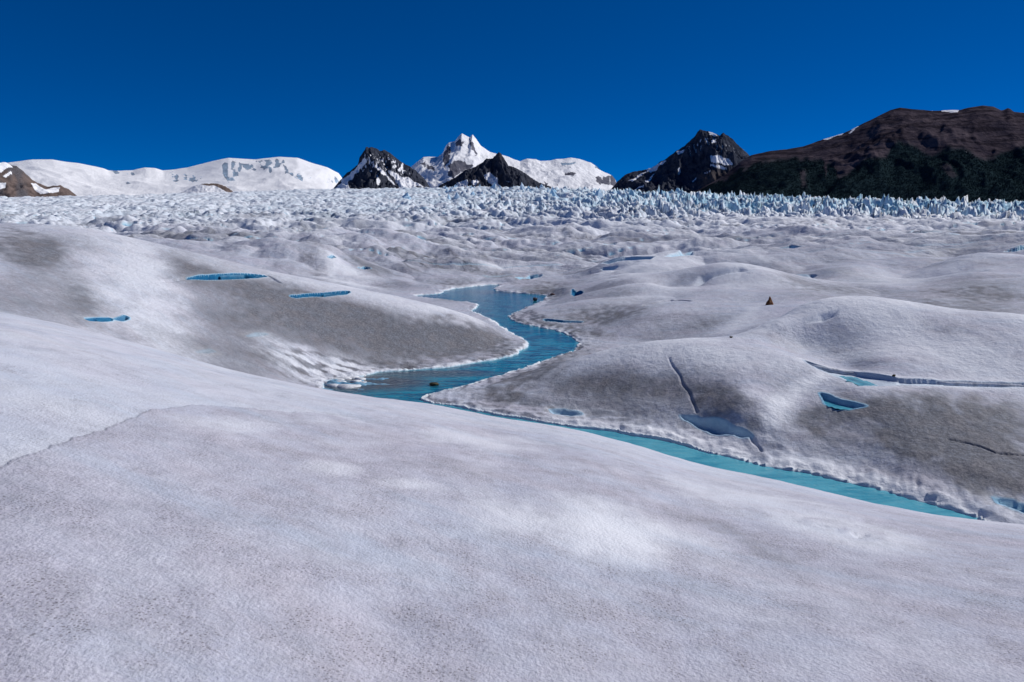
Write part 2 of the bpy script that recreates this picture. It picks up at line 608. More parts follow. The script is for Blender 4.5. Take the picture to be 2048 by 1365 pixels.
SLOTS = [  # outline in the picture, drop below the lower lip, softness, blueness
    ([(378, 557.5), (406, 553), (441, 550.5), (489, 549), (512, 550.5), (530, 552.5), (510, 555), (458, 557.5), (406, 558)], .6, .06, 1),
    ([(584, 593.5), (613, 590.5), (647, 587.5), (696, 583.5), (690, 587.5), (647, 592), (620, 591.5), (592, 594)], .6, .06, 1),
    ([(177, 641), (193, 639), (221, 637.5), (220, 639.5), (193, 642)], .25, .05, .75),
    ([(233, 639), (252, 633), (252, 637), (240, 640)], .25, .05, .7),
    ([(495, 674), (513, 667), (533, 668.5), (510, 673)], .08, .05, .16),
    ([(394, 706), (420, 700), (428, 703), (413, 705.5)], .06, .06, .1),
    ([(1641, 788), (1655, 790), (1679, 801), (1730, 813), (1700, 819), (1675, 819), (1651, 808)], .10, .05, .59),
    ([(1360, 832), (1394, 836), (1435, 842), (1471, 857), (1504, 873), (1471, 869), (1440, 869), (1399, 859), (1368, 842)], .3, .2, .34),  # shaded hollow, its shade painted as blue
    ([(1100, 820), (1128, 818), (1160, 828), (1142, 832), (1110, 827)], .12, .2, .3),  # shallow dent, blue tint stands for its shade
    ([(1990, 997), (2020, 1003), (2090, 1026), (2090, 1034), (2040, 1021), (2003, 1008)], .08, .05, .5),
    ([(1145, 579), (1165, 586), (1155, 592), (1144, 589)], .35, .06, .9),
    ([(1202, 537), (1237, 533), (1228, 540), (1206, 541)], .3, .22, .5),
    ([(1202, 527), (1225, 518), (1252, 514), (1310, 513), (1300, 519), (1250, 521), (1215, 528)], .3, .3, .42),
    ([(1329, 513), (1359, 502), (1384, 501), (1384, 511), (1345, 514)], .35, .4, .42),
    ([(1556, 497), (1581, 491), (1602, 494), (1586, 497)], .3, .22, .5),
    ([(1593, 549), (1634, 551), (1628, 555), (1605, 554)], .25, .22, .2),
    ([(717, 536), (730, 534), (742, 537), (730, 539)], .4, .1, .8),
    ([(1090, 638.5), (1125, 642.5), (1164, 644.5), (1160, 646.5), (1125, 645), (1092, 640.5)], .2, .05, .62),
    ([(656, 515), (668, 512), (672, 515), (662, 517)], .4, .1, .7),
    ([(1030, 556), (1060, 551), (1085, 550), (1070, 556), (1040, 559)], .4, .15, .55),
    # channel at the right: cut bank behind a white floor, its shade tinted blue-grey
    ([(1612, 722), (1702, 744), (1794, 758), (1887, 763.5), (2048, 769), (2200, 775), (2200, 780), (2048, 774), (1887, 771),
      (1800, 769), (1757, 771), (1718, 771), (1690, 758), (1655, 745), (1620, 728)], .12, .06, .15),
    # broad hollows, part of their shade painted as a faint blue
    ([(1385, 570), (1402, 553), (1440, 541), (1480, 535), (1500, 541), (1460, 547), (1425, 557), (1400, 572)], .25, .9, .06),
    ([(1615, 645), (1640, 630), (1675, 622), (1672, 634), (1645, 645)], .18, .5, .06),
    ([(2010, 503), (2035, 493), (2080, 488), (2080, 494), (2030, 503)], .6, .15, .6),
    ([(1700, 1068), (1722, 1062), (1742, 1066), (1738, 1076), (1712, 1077)], .05, .06, 0),
    ([(1620, 1052), (1640, 1046), (1672, 1058), (1660, 1062)], .03, .06, 0),
]
Z0 = Z.copy()
slot_polys = []
slot_walls = []
for pts, drop, soft, blue in SLOTS:
    hits = [find(u, v, Z0) for u, v in pts]
    poly = [(h[0], h[1]) for h in hits]
    zlow = min(h[2] for h in hits)
    rr = [math.hypot(*p) for p in poly]
    aa = [math.atan2(*p) for p in poly]
    m = 1.5 + 2 * soft
    i0, i1 = np.searchsorted(AZ, [min(aa) - m / min(rr), max(aa) + m / min(rr)])
    j0, j1 = np.searchsorted(RR, [min(rr) - m, max(rr) + m])
    s = (slice(i0, i1), slice(j0, j1))
    rough = (soft < .21) * soft * .6 * (1.2 * noise(X[s] / .8, Y[s] / .8, 41))
    d = sdf(X[s], Y[s], poly) + rough
    chan_ = abs(blue - .15) < .001 and len(pts) > 12
    if (blue >= .6 and soft <= .1 and np.median(rr) < 62) or chan_:
        d = d - .06                      # room for the smooth wall set into it
    # floor follows the lower lip: heights of the outline, nearest edge towards the eye
    lo_az = np.array(aa)
    o = np.argsort(lo_az)
    half = len(pts) // 2
    lo = sorted([(aa[i], hits[i][2]) for i in range(len(pts)) if rr[i] <= np.median(rr) + 1e-6])
    floor = np.interp(gaz[s], [q[0] for q in lo], [q[1] for q in lo]) - drop
    w = 1 - sstep(-soft, soft * 0.3, d)
    z_new = np.minimum(Z[s], floor)
    Z[s] = Z[s] + (z_new - Z[s]) * w
    BLUE[s] = np.maximum(BLUE[s], blue * (1 - sstep(.06, .13, d) if soft < .21 else 1 - sstep(-soft, soft, d)))
    if soft < .21:
        WHITE[s] = np.maximum(WHITE[s], 0.6 * (1 - sstep(0.1, .6, d)) * sstep(.05, .15, d))
    slot_polys.append((poly, float(np.mean([q[1] for q in lo])) - drop))
    slot_walls.append((hits, float(np.median(rr)), lo, drop, blue, soft))

CRACKS = [([(1340, 717), (1353, 747), (1371, 778), (1394, 826)], .05, .06),
          ([(1504, 873), (1515, 890), (1525, 905)], .035, .08),
          ([(1900, 880), (1945, 890), (1990, 905), (2048, 912)], .035, .08),
          ([(1290, 612), (1340, 600), (1380, 603)], .12, .2),
          ([(330, 564), (350, 561), (374, 557)], .08, .2),
          ([(534, 551), (548, 560), (560, 566)], .08, .2)]
for pts, wid, dep in CRACKS:
    hits = [find(u, v, Z0) for u, v in pts]
    poly = [(h[0], h[1]) for h in hits]
    rr = [math.hypot(*p) for p in poly]
    aa = [math.atan2(*p) for p in poly]
    i0, i1 = np.searchsorted(AZ, [min(aa) - 1 / min(rr), max(aa) + 1 / min(rr)])
    j0, j1 = np.searchsorted(RR, [min(rr) - 1, max(rr) + 1])
    s = (slice(i0, i1), slice(j0, j1))
    d = seg_dist(X[s] + .10 * noise(X[s] / 1.1, Y[s] / 1.1, 3), Y[s] + .10 * noise(X[s] / 1.1, Y[s] / 1.1, 4), poly, False)
    Z[s] -= dep * (1 - sstep(0, wid * 1.6, d))

# crust step on the near hump: a ragged edge of dirtier crust on the near side
EDGE = [(-300, 1060), (-120, 990), (0, 944), (120, 893), (230, 853), (310, 823), (390, 809), (470, 815), (540, 824), (640, 830), (720, 842), (790, 852)]
eh = [find(u, v, Z0) for u, v in EDGE]
ep = [(h[0], h[1]) for h in eh]
ear = np.array([math.atan2(*p) for p in ep])
ers = np.array([math.hypot(*p) for p in ep])
nearm = grr < 16
edge_r = np.interp(gaz, ear, ers) + 0.10 * fbm(X / .5, Y / .5, 3, 51) + .05 * noise(X / .1, Y / .1, 53)
fade = 1 - sstep(ear[-1] - .12, ear[-1], gaz)
CRUST = np.where(nearm, (1 - sstep(-0.012 * grr / 5, 0.012 * grr / 5, grr - edge_r)) * fade + (1 - fade) * (1 - sstep(6.0, 10.5, grr + 1.2 * noise(X / 1.5, Y / 1.5, 54))), 0)
Z += 0.014 * CRUST * fade

# --- fine relief
def band(lo0, lo1, hi0, hi1):
    return sstep(lo0, lo1, grr) * (1 - sstep(hi0, hi1, grr))


Z += band(1, 2, 26, 40) * 0.055 * fbm(X / 2.4, Y / 2.4, 3, 61)
sn = grr < 30
jn = int(np.searchsorted(RR, 22))
s = (slice(None), slice(0, jn))
Z[s] += 0.010 * fbm(X[s] / .35, Y[s] / .35, 3, 63) * (1 - sstep(14, 22, grr[s]))
j0, j1 = np.searchsorted(RR, [14, 120])
s = (slice(None), slice(j0, j1))
dry = sstep(0.0, .6, RD[s])
cup = np.abs(noise(X[s] / .9, Y[s] / .9, 65)) + .5 * np.abs(noise(X[s] / .38, Y[s] / .38, 66))
Z[s] += dry * (0.030 * cup + 0.06 * fbm(X[s] / 3.6, Y[s] / 3.6, 2, 67)) * sstep(14, 20, grr[s]) * (1 - BLUE[s])
# lumpy white lip along the stream
lump = np.exp(-((RD[s] - 0.55) / 0.45) ** 2)
Z[s] += lump * (0.01 + (.06 + .10 * sstep(.25, .4, gaz[s])) * np.abs(fbm(X[s] / .5, Y[s] / .5, 2, 69))) * np.clip(.5 + 1.2 * noise(X[s] / 3, Y[s] / 3, 68), .1, 1.2) * sstep(-.1, .05, gaz[s]) * (1 - sstep(32, 40, grr[s]))

# --- what lies on the ice: dirt, clean white, blue ice, and some hill shading put into the colour
def dab(u, v, du, dv, ang=0.0):
    """a patch on the ground, given by its middle and reach in the picture; returns slice and falloff"""
    c = find(u, v, Z0)
    ca_, sa_ = math.cos(rad(ang)), math.sin(rad(ang))
    e1 = find(u + du * ca_, v + du * sa_, Z0)
    e0 = find(u - du * ca_, v - du * sa_, Z0)
    f1 = find(u - dv * sa_, v + dv * ca_, Z0)
    f0 = find(u + dv * sa_, v - dv * ca_, Z0)
    ax = np.array([(e1[0] - e0[0]) / 2, (e1[1] - e0[1]) / 2])
    ay = np.array([(f1[0] - f0[0]) / 2, (f1[1] - f0[1]) / 2])
    lim = 0.45 * math.hypot(c[0], c[1])
    for a_ in (ax, ay):
        l = np.linalg.norm(a_)
        if l > lim:
            a_ *= lim / l
    M = np.linalg.pinv(np.array([[ax[0], ay[0]], [ax[1], ay[1]]]))
    reach = 2.2 * (np.linalg.norm(ax) + np.linalg.norm(ay))
    r = math.hypot(c[0], c[1])
    j0, j1 = np.searchsorted(RR, [r - reach, r + reach])
    s = (slice(None), slice(j0, j1))
    px, py = X[s] - c[0], Y[s] - c[1]
    a_, b_ = M[0, 0] * px + M[0, 1] * py, M[1, 0] * px + M[1, 1] * py
    d = np.sqrt(a_ * a_ + b_ * b_)
    d = d + 0.75 * FINE[s]
    return s, 1 - sstep(0.1, 1.7, d)


sc_ = 1.6
FINE = fbm(X / sc_, Y / (sc_ * 1.3), 4, 71)
FINE = np.where(grr > 90, fbm(X / 9, Y / 16, 3, 72), FINE)
FINE = np.where(grr < 12, fbm(X / .5, Y / .7, 4, 73), FINE)

FINE2 = np.zeros(grr.shape)
j0, j1 = np.searchsorted(RR, [14, 110])
s = (slice(None), slice(j0, j1))
FINE2[s] = fbm(X[s] / .6, Y[s] / .8, 3, 78)
big = fbm(X / 7, Y / 9, 4, 74)
slope = np.hypot(np.gradient(Z0, RR, axis=1), np.gradient(Z0, AZ, axis=0) / grr)
leftish = 1 - sstep(.0, .12, gaz)
bl = cq.copy()


def box(a_, k_, ax):
    c_ = np.cumsum(np.pad(a_, [(k_ + 1, k_) if q == ax else (0, 0) for q in (0, 1)], mode='edge'), axis=ax)
    n_ = a_.shape[ax]
    return (np.take(c_, np.arange(2 * k_ + 1, 2 * k_ + 1 + n_), ax) - np.take(c_, np.arange(0, n_), ax)) / (2 * k_ + 1)


czz = cq * np.exp(czl)
bz = czz.copy()
for _ in range(2):
    bz = box(box(bz, 14, 0), 8, 1)
TPI = cubic_axis(cubic_axis((czz - bz) / np.exp(czl), ta, 0), tl, 1)      # above its surroundings: rounded crests, whitened as dome shading besides having less dirt
clean_lit = sstep(.002, .013, TPI + .003 * FINE) * band(22, 30, 90, 120)
DIRT += band(22, 28, 62, 80) * (.30 + .08 * leftish) * sstep(.12, .38, slope)  # dirt on steep flanks, also deepening the domes' shading in the colour
DIRT -= .28 * clean_lit
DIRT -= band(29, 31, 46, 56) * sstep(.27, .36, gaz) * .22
WHITE = np.maximum(WHITE, clean_lit * np.clip(.62 + .5 * FINE, .2, .9))
DIRT += sstep(16, 24, grr) * (1 - sstep(110, 200, grr)) * (0.20 + 0.30 * np.clip(big, -.5, 1) + .12 * FINE)
# far ice: dirt settles in long bands between the hummocks
fb = fbm((X + .5 * Y) / 26, Y / 60, 4, 75)
low = np.clip(-hum * 1.6 + .05, 0, 1)
lines = 1 - sstep(.0, .16, np.abs(noise((X + .7 * Y) / 16 + fb, (Y - .3 * X) / 46, 76)))
DIRT += band(75, 110, 420, 600) * .35 * lines * np.clip(.4 + fb, 0, 1)
thin = 1 - sstep(.0, .14, np.abs(noise((X + .8 * Y) / 5 + 2 * fb, (Y - .35 * X) / 22, 81)))
DIRT += band(62, 95, 300, 450) * .40 * thin * np.clip(.35 + 1.2 * noise(X / 28, Y / 40, 82), 0, 1)
WHITE = np.maximum(WHITE, band(84, 120, 420, 600) * sstep(.12, .42, crest_) * .7)
DIRT += band(85, 140, 420, 640) * np.clip(0.10 + 0.55 * fb + 0.35 * low, 0, 1) * (1 - .35 * right)
DIRT += band(330, 480, 700, 900) * left * np.clip(.4 * fb, 0, .4)

DABS = [  # (u, v, du, dv, angle, dirt)
    (850, 700, 120, 36, -3, .62), (940, 690, 90, 30, 5, .5), (760, 660, 130, 40, 8, .42), (640, 640, 120, 40, 10, .4), (990, 695, 45, 14, 0, .35),
    (560, 590, 120, 26, 12, .38), (380, 540, 60, 22, 15, .3), (60, 495, 60, 30, 10, .62), (20, 470, 40, 20, 0, .3), (170, 590, 45, 32, 50, .42), (90, 510, 40, 20, 0, .35),
    (800, 730, 60, 12, 0, .4), (480, 640, 70, 30, 10, .25), (360, 680, 90, 18, 15, .25), (540, 715, 70, 12, 12, .3),
    (1110, 655, 70, 10, 10, .55), (1180, 640, 90, 18, -5, .42), (1240, 620, 100, 22, -12, .38), (1180, 668, 40, 10, 10, .4), (1080, 600, 40, 8, -10, .3),
    (1120, 725, 90, 14, -20, .5), (1030, 760, 80, 14, -18, .5), (1000, 790, 90, 14, 8, .4), (1180, 775, 100, 22, 0, .34), (1330, 775, 90, 22, 8, .34), (1450, 800, 70, 34, 20, .42),
    (1900, 825, 180, 45, 3, .75), (1950, 900, 150, 55, 15, .75), (1830, 880, 90, 34, 10, .55), (2000, 950, 110, 38, 15, .8), (1900, 910, 90, 22, 18, .5), (1760, 830, 70, 26, 0, .42), (1700, 870, 70, 20, 10, .3), (1520, 850, 24, 30, 10, .45), (1630, 835, 50, 24, 0, .5),
    (1960, 612, 90, 14, 8, .4), (1850, 600, 60, 8, 4, .25), (1600, 570, 60, 8, 8, .35), (1420, 648, 50, 12, -15, .3), (1700, 585, 120, 8, 2, .3), (2000, 590, 90, 14, 4, .3),
    (900, 570, 70, 12, 5, .45), (760, 575, 60, 10, 8, .3), (990, 550, 60, 10, 10, .45), (850, 530, 80, 10, 10, .25), (1090, 570, 60, 12, -4, .4), (920, 603, 50, 7, 5, .5), (640, 508, 90, 8, 5, .3),
    (650, 555, 60, 10, 25, .3), (1000, 600, 30, 5, 0, .3), (1130, 500, 80, 8, 3, .25), (1500, 500, 150, 12, -3, .2), (1850, 500, 130, 12, 0, .2),
]
for u, v, du, dv, ang, k in DABS:
    s, w = dab(u, v, du, dv, ang)
    DIRT[s] += k * w * np.clip(.85 + 1.1 * FINE2[s], .2, 1.6)
CLEAN = [(270, 550, 90, 60, 15, .7), (200, 480, 60, 20, 10, .4), (600, 720, 70, 26, 15, .8), (700, 742, 90, 10, 8, .9), (560, 690, 60, 14, 20, .5),
         (1565, 805, 40, 30, -25, 1.0), (1600, 778, 34, 20, -25, 1.0), (1640, 755, 34, 16, -20, .95), (1535, 840, 22, 26, -40, .8), (1530, 875, 26, 16, 0, .6), (1480, 650, 50, 12, -20, .6), (1500, 630, 30, 12, -40, .6), (1750, 635, 220, 40, 3, .85), (1880, 695, 200, 40, 5, .75), (1620, 680, 60, 30, 0, .5),
         (1420, 715, 170, 28, 3, .8), (1250, 712, 90, 16, -12, .5), (260, 483, 150, 14, 15, .6), (450, 535, 110, 10, 14, .4), (760, 600, 120, 12, 14, .55), (1300, 590, 110, 18, -14, .5), (1500, 560, 110, 18, 5, .6), (1880, 768, 190, 8, 1, 1.0), (1720, 758, 50, 8, 12, .9), (1440, 880, 70, 16, 8, .6), (1740, 955, 130, 9, 14, .9), (1350, 872, 120, 10, 9, .8), (1150, 845, 120, 12, 7, .6),
         (660, 520, 30, 22, 30, .8), (700, 545, 60, 12, 15, .7), (1000, 536, 40, 8, 5, .8), (950, 570, 40, 5, -5, .9), (690, 565, 70, 6, 10, .7), (1020, 530, 60, 7, 8, .4),
         (1500, 555, 90, 16, 5, .5), (1800, 560, 200, 10, -2, .5), (1900, 540, 40, 10, -10, .6), (920, 648, 24, 6, 15, .5), (1250, 520, 60, 8, -6, .8), (1330, 505, 60, 8, -3, .7), (1420, 500, 90, 8, 0, .5)]
for u, v, du, dv, ang, k in CLEAN:
    s, w = dab(u, v, du, dv, ang)
    WHITE[s] = np.maximum(WHITE[s], k * w)
    DIRT[s] *= 1 - .85 * k * w
s, w = dab(668, 746, 100, 28, 8)
nn = fbm((X[s] + .5 * Y[s]) / 1.0, Y[s] / .5, 4, 37)
WHITE[s] = np.maximum(WHITE[s], w * sstep(-.08, .12, nn))
DIRT[s] = DIRT[s] * (1 - .9 * w) + w * .8 * sstep(-.02, -.28, nn)
WHITE[s] *= 1 - w * sstep(-.02, -.25, nn)
DIRT += .35 * SLUSH * (RD > -.1)
WHITE *= 1 - .8 * SLUSH
# white rim of the banks
rimw = np.clip(.35 + 1.1 * noise(X / 2.3, Y / 2.3, 36) + .5 * noise(X / .8, Y / .8, 38), .02, 1.3)
rimw = rimw + sstep(.02, .12, gaz) * (1 - sstep(27, 31, grr)) * (.8 + .6 * noise(X / 1.4, Y / 1.4, 39)) * (RD > -.3)
rim = (1 - sstep(.12 * rimw, .6 * rimw, RD + .3 * FINE)) * sstep(-.25, -.1, RD)
WHITE = np.maximum(WHITE, rim * .95 * (grr > 14))
DIRT *= 1 - .9 * rim
BLUE = np.maximum(BLUE, (1 - sstep(-.2, .05, RD)) * .6 * (grr > 14))
# seracs: clean, bluish ice
ser = sstep(330, 560, grr) * sstep(-.45, .0, gaz + .08 * FINE)
WHITE = np.maximum(WHITE, ser * .9)
DIRT *= 1 - .8 * ser
BLUE = np.maximum(BLUE, .42 * w2 * (0.25 + .25 * ser + .75 * sstep(.0, .22, gaz) * sstep(480, 620, grr)) * np.clip((1 - gapm) + .25 + .8 * noise(X / 40, Y / 55, 77), 0, 1))
WHITE = np.maximum(WHITE, sstep(100, 330, grr) * np.clip(.85 - .5 * DIRT, 0, 1))
# near hump: paler patches and streaks
s, w = dab(1190, 1050, 190, 50, 8)
PALE = np.zeros(grr.shape)
PALE[s] = w
for a_ in ((450, 850, 110, 16, 5), (660, 940, 60, 14, 5), (820, 970, 60, 12, 5), (1500, 1000, 200, 22, 12), (950, 880, 120, 18, 8)):
    s, w = dab(*a_)
    PALE[s] = np.maximum(PALE[s], .6 * w)
DIRT += (grr < 18) * np.clip(.10 + .12 * fbm(X / 1.1, Y / .8, 4, 79) + .10 * CRUST, 0, 1) * (1 - .8 * PALE)
for a_ in ((1500, 1080, 90, 14, 25, .22), (1400, 1040, 90, 10, 15, .18), (900, 940, 120, 12, 8, .12)):
    s, w = dab(*a_[:5])
    DIRT[s] += a_[5] * w
WHITE = np.maximum(WHITE, PALE * .9)
WHITE = np.maximum(WHITE, np.clip((1 - CRUST) * .26 + .25 * fbm(X / 1.6, Y / .9, 3, 80), 0, .6) * (grr < 17))
DIRT, WHITE, BLUE = np.clip(DIRT, 0, 1), np.clip(WHITE, 0, 1), np.clip(BLUE, 0, 1)

# --- ice material
g = Nodes("glacier_ice")
P = g.coord()
f0 = g.noise(P, 2.6, 5, .62)
f1 = g.noise(P, 1.1, 6, .62)
f2 = g.noise(P, 9.0, 5, .65)
f3 = g.noise(P, 55.0, 3, .6)
f4 = g.noise(P, 0.3, 5, .6)
mp = g.n("ShaderNodeMapping")
mp.inputs['Rotation'].default_value = (0, 0, rad(28))
g.link(P, mp.inputs[0])
mp2 = g.n("ShaderNodeMapping")
mp2.inputs['Scale'].default_value = (.55, 2.4, 1)
g.link(mp.outputs[0], mp2.inputs[0])
f5 = g.noise(mp2.outputs[0], 2.0, 6, .7, .5)
f7 = g.noise(mp2.outputs[0], .7, 4, .6, .4)
dirt, white, blue, crust = g.attr("dirt"), g.attr("white"), g.attr("blue"), g.attr("crust")
base = g.mix(g.ramp(f1, .32, .68), (.50, .555, .68), (.61, .64, .72))
base = g.mix(g.ramp(f4, .42, .62, 0, .6), base, (.575, .555, .66))
base = g.mix(g.math('MULTIPLY', crust, g.ramp(f0, .35, .65, .35, .8)), base, (.505, .485, .575))
base = g.mix(g.ramp(f3, .30, .70, 0, .30), base, (.80, .81, .86))
base = g.mix(g.ramp(f3, .62, .36, 0, .35), base, (.36, .36, .43))
base = g.mix(g.ramp(f7, .50, .70, 0, .4), base, (.575, .53, .59))
base = g.mix(g.ramp(f7, .48, .34, 0, .45), base, (.47, .545, .665))
base = g.mix(g.ramp(f5, .48, .66, 0, .42), base, (.40, .41, .49))
base = g.mix(g.math('MULTIPLY', white, .9), base, (.85, .875, .92))
# fine dark grit melted into the surface
grit = g.math('ADD', g.math('ADD', g.math('MULTIPLY', f2, .45), g.math('MULTIPLY', f3, .3)), g.math('MULTIPLY', f0, .25))
d_ = g.math('ADD', dirt, g.math('MULTIPLY', g.math('SUBTRACT', grit, .5), 2.0))
d_ = g.math('MULTIPLY', g.ramp(d_, .0, 1.0), g.ramp(dirt, 0.0, .12))
base = g.mix(g.math('MULTIPLY', d_, .92), base, g.mix(g.ramp(grit, .40, .60), (.08, .082, .092), g.mix(g.ramp(f1, .35, .65), (.245, .235, .245), (.22, .24, .28))))
speck = None
for sc_v, lo, hi in ((70, .22, .40), (33, .14, .25)):
    vor = g.n("ShaderNodeTexVoronoi", voronoi_dimensions='2D')
    g.link(P, vor.inputs['Vector'])
    vor.inputs['Scale'].default_value = sc_v
    sepn = g.n("ShaderNodeSeparateColor")
    g.link(vor.outputs['Color'], sepn.inputs[0])
    q_ = g.math('MULTIPLY', g.ramp(vor.outputs['Distance'], lo, hi, 1, 0), g.ramp(sepn.outputs[0], .58, .92))
    speck = q_ if speck is None else g.math('MAXIMUM', speck, q_)
speck = g.math('MULTIPLY', speck, g.ramp(f0, .42, .62))
speck = g.math('MULTIPLY', speck, g.ramp(white, .1, .7, 1, .1))
base = g.mix(g.math('MULTIPLY', speck, .7), base, (.15, .14, .15))
pale_ice = g.mix(g.ramp(f1, .3, .7), (.30, .56, .74), (.48, .70, .82))
deep_ice = g.mix(g.ramp(f1, .3, .7), (.010, .10, .24), (.03, .19, .36))
base = g.mix(g.math('MULTIPLY', blue, 2.0, clamp=True), base, pale_ice)
base = g.mix(g.ramp(blue, .40, .80), base, deep_ice)
cry = g.n("ShaderNodeTexVoronoi", voronoi_dimensions='2D')
g.link(P, cry.inputs['Vector'])
cry.inputs['Scale'].default_value = 27
cry.inputs['Randomness'].default_value = 1.0
hgt = g.math('ADD', g.math('MULTIPLY', f2, .34), g.math('ADD', g.math('MULTIPLY', f3, .40), g.math('MULTIPLY', cry.outputs['Distance'], .09)))
f6 = g.noise(P, 4.2, 5, .66)
hgt = g.math('ADD', hgt, g.math('MULTIPLY', g.attr('grain'), g.math('ADD', g.math('MULTIPLY', f6, 2.2), g.math('MULTIPLY', f2, .9))))
hgt = g.math('ADD', hgt, g.math('MULTIPLY', g.attr('rough'), g.math('MULTIPLY', g.noise(P, .75, 5, .68, .3), 14.0)))
nb = g.bump(hgt, .65, .036)
ice_mat = g.done(base, .7, nb, g.ramp(blue, .2, .7, .14, .0))

verts = np.stack([X, Y, Z], -1).reshape(-1, 3)
glacier = mesh_object("glacier", verts, grid_faces(NA, NR)[:, ::-1], ice_mat, True,
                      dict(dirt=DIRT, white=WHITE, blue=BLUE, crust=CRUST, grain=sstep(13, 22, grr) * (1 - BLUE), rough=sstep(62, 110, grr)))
tag(glacier, "undulating grey white glacier surface filling the foreground and middle distance", "glacier", kind="structure")


# the blue ice that shows inside the larger slits: a smooth wall below the upper lip
k = Nodes("deep_blue_ice")
P = k.coord()
wall_mat = k.done(k.mix(k.ramp(k.noise(P, 1.2, 4, .6), .3, .7), (.012, .10, .22), (.035, .22, .38)), .35, k.bump(k.noise(P, 6, 4, .6), .5, .05), .05)
k2 = Nodes("shaded_snow_bank")  # the cut bank's shade is mixed into this grey
P2 = k2.coord()
bank_mat = k2.done(k2.mix(k2.ramp(k2.noise(P2, 3, 5, .65), .35, .65), (.34, .37, .43), (.60, .64, .72)), .7, k2.bump(k2.noise(P2, 8, 4, .6), .7, .06), .2)
for hits, rmed, lo, drop, blue_, soft in slot_walls:
    up = sorted([(math.atan2(h[0], h[1]), math.hypot(h[0], h[1]), h[2]) for h in hits if math.hypot(h[0], h[1]) >= rmed - 1e-6])
    chan_ = abs(blue_ - .15) < .001 and len(hits) > 12
    if not chan_ and (blue_ < .6 or soft > .1 or len(up) < 3 or rmed > 62):
        continue
    aw = np.linspace(up[0][0], up[-1][0], 40)
    rw_ = np.interp(aw, [q[0] for q in up], [q[1] for q in up])
    zt = np.interp(aw, [q[0] for q in up], [q[2] for q in up])
    zf = np.interp(aw, [q[0] for q in lo], [q[1] for q in lo]) - drop - .05
    vw = []
    for fr, off in ((0, -.02), (.12, .08), (.5, .12), (1, .08)):
        rr_ = rw_ - off - .04 * noise(aw * 60, aw * 0 + fr, 9)
        vw.append(np.stack([rr_ * np.sin(aw), rr_ * np.cos(aw), zt - .01 + (zf - zt) * fr], -1))
    ow = mesh_object("ice_wall", np.stack(vw, 1).reshape(-1, 3), grid_faces(40, 4), bank_mat if chan_ else wall_mat, True)
    ow.parent = glacier
# ================================================================== WATER
def ground(x, y):
    a, r = math.atan2(x, y), math.hypot(x, y)
    i = int(np.clip(np.searchsorted(AZ, a), 1, NA - 1))
    j = int(np.clip(np.searchsorted(RR, r), 1, NR - 1))
    t, f = (a - AZ[i - 1]) / (AZ[i] - AZ[i - 1]), (r - RR[j - 1]) / (RR[j] - RR[j - 1])
    return float((Z[i - 1, j - 1] * (1 - t) + Z[i, j - 1] * t) * (1 - f) + (Z[i - 1, j] * (1 - t) + Z[i, j] * t) * f)


w = Nodes("meltwater")
P = w.coord()
sh_ = w.attr("shore")                     # 0 in midstream, 1 at the edge
n1 = w.noise(w.coord((.5, 1.6, 1)), 1.1, 5, .65, .8)
n2 = w.noise(w.coord((.6, 2.2, 1)), 3.4, 4, .6, .4)
deep = w.mix(w.ramp(n1, .40, .60), (.010, .10, .18), (.014, .27, .37))
deep = w.mix(w.ramp(n2, .55, .70), deep, (.012, .055, .10))
wc = w.mix(w.ramp(sh_, .35, 1.0), deep, w.mix(w.ramp(n1, .35, .65), (.07, .38, .50), (.15, .50, .60)))
wc = w.mix(w.attr("silt"), wc, w.mix(w.ramp(n2, .4, .6), (.045, .06, .075), (.11, .13, .14)))
ripple = w.math('ADD', w.noise(w.coord((1, 1.8, 1)), 2.6, 3, .55), w.math('MULTIPLY', w.noise(P, 9, 2, .5), .4))
water_mat = w.done(wc, .09, w.bump(ripple, .5, .05), .5)


def water_sheet(name, poly, z, step, label, grow=0.3, silt=None, cat="water"):
    xs, ys = [p[0] for p in poly], [p[1] for p in poly]
    gx = np.arange(min(xs) - 1, max(xs) + 1 + step, step)
    gy = np.arange(min(ys) - 1, max(ys) + 1 + step, step)
    mx, my = np.meshgrid(gx, gy, indexing='ij')
    d = sdf(mx, my, poly)
    ok = d < grow + step
    fidx = grid_faces(len(gx), len(gy))
    fidx = fidx[ok.ravel()[fidx].all(1)]
    used = np.unique(fidx)
    remap = np.full(mx.size, -1)
    remap[used] = np.arange(len(used))
    v = np.c_[mx.ravel(), my.ravel(), np.full(mx.size, z)][used]
    dd = d.ravel()[used]
    shore = np.exp(-np.clip(-dd, 0, 9) / .34)
    pr = np.hypot(v[:, 0], v[:, 1])
    shore = np.maximum(shore, .8 * sstep(31, 27, pr) * (v[:, 0] > 0))
    s_ = np.zeros(len(used)) if silt is None else silt(v[:, 0], v[:, 1])
    o = mesh_object(name, v, remap[fidx], water_mat, True, dict(shore=shore, silt=s_))
    return tag(o, label, cat, kind="structure")


lx, ly = level(720, 765)


def silt_fn(x, y):
    d = np.hypot((x - lx) / 4.2, (y - ly) / 2.4)
    bx, by = level(860, 748)
    d2 = np.hypot((x - bx) / 4.5, (y - by) / 0.9)
    cx, cy = level(1040, 585)
    d3 = np.hypot((x - cx) / 8, (y - cy) / 2.6)
    return np.clip(np.maximum.reduce([1 - sstep(.4, 1.2, d), .8 * (1 - sstep(.4, 1.3, d2)), .7 * (1 - sstep(.3, 1.2, d3))]), 0, 1)


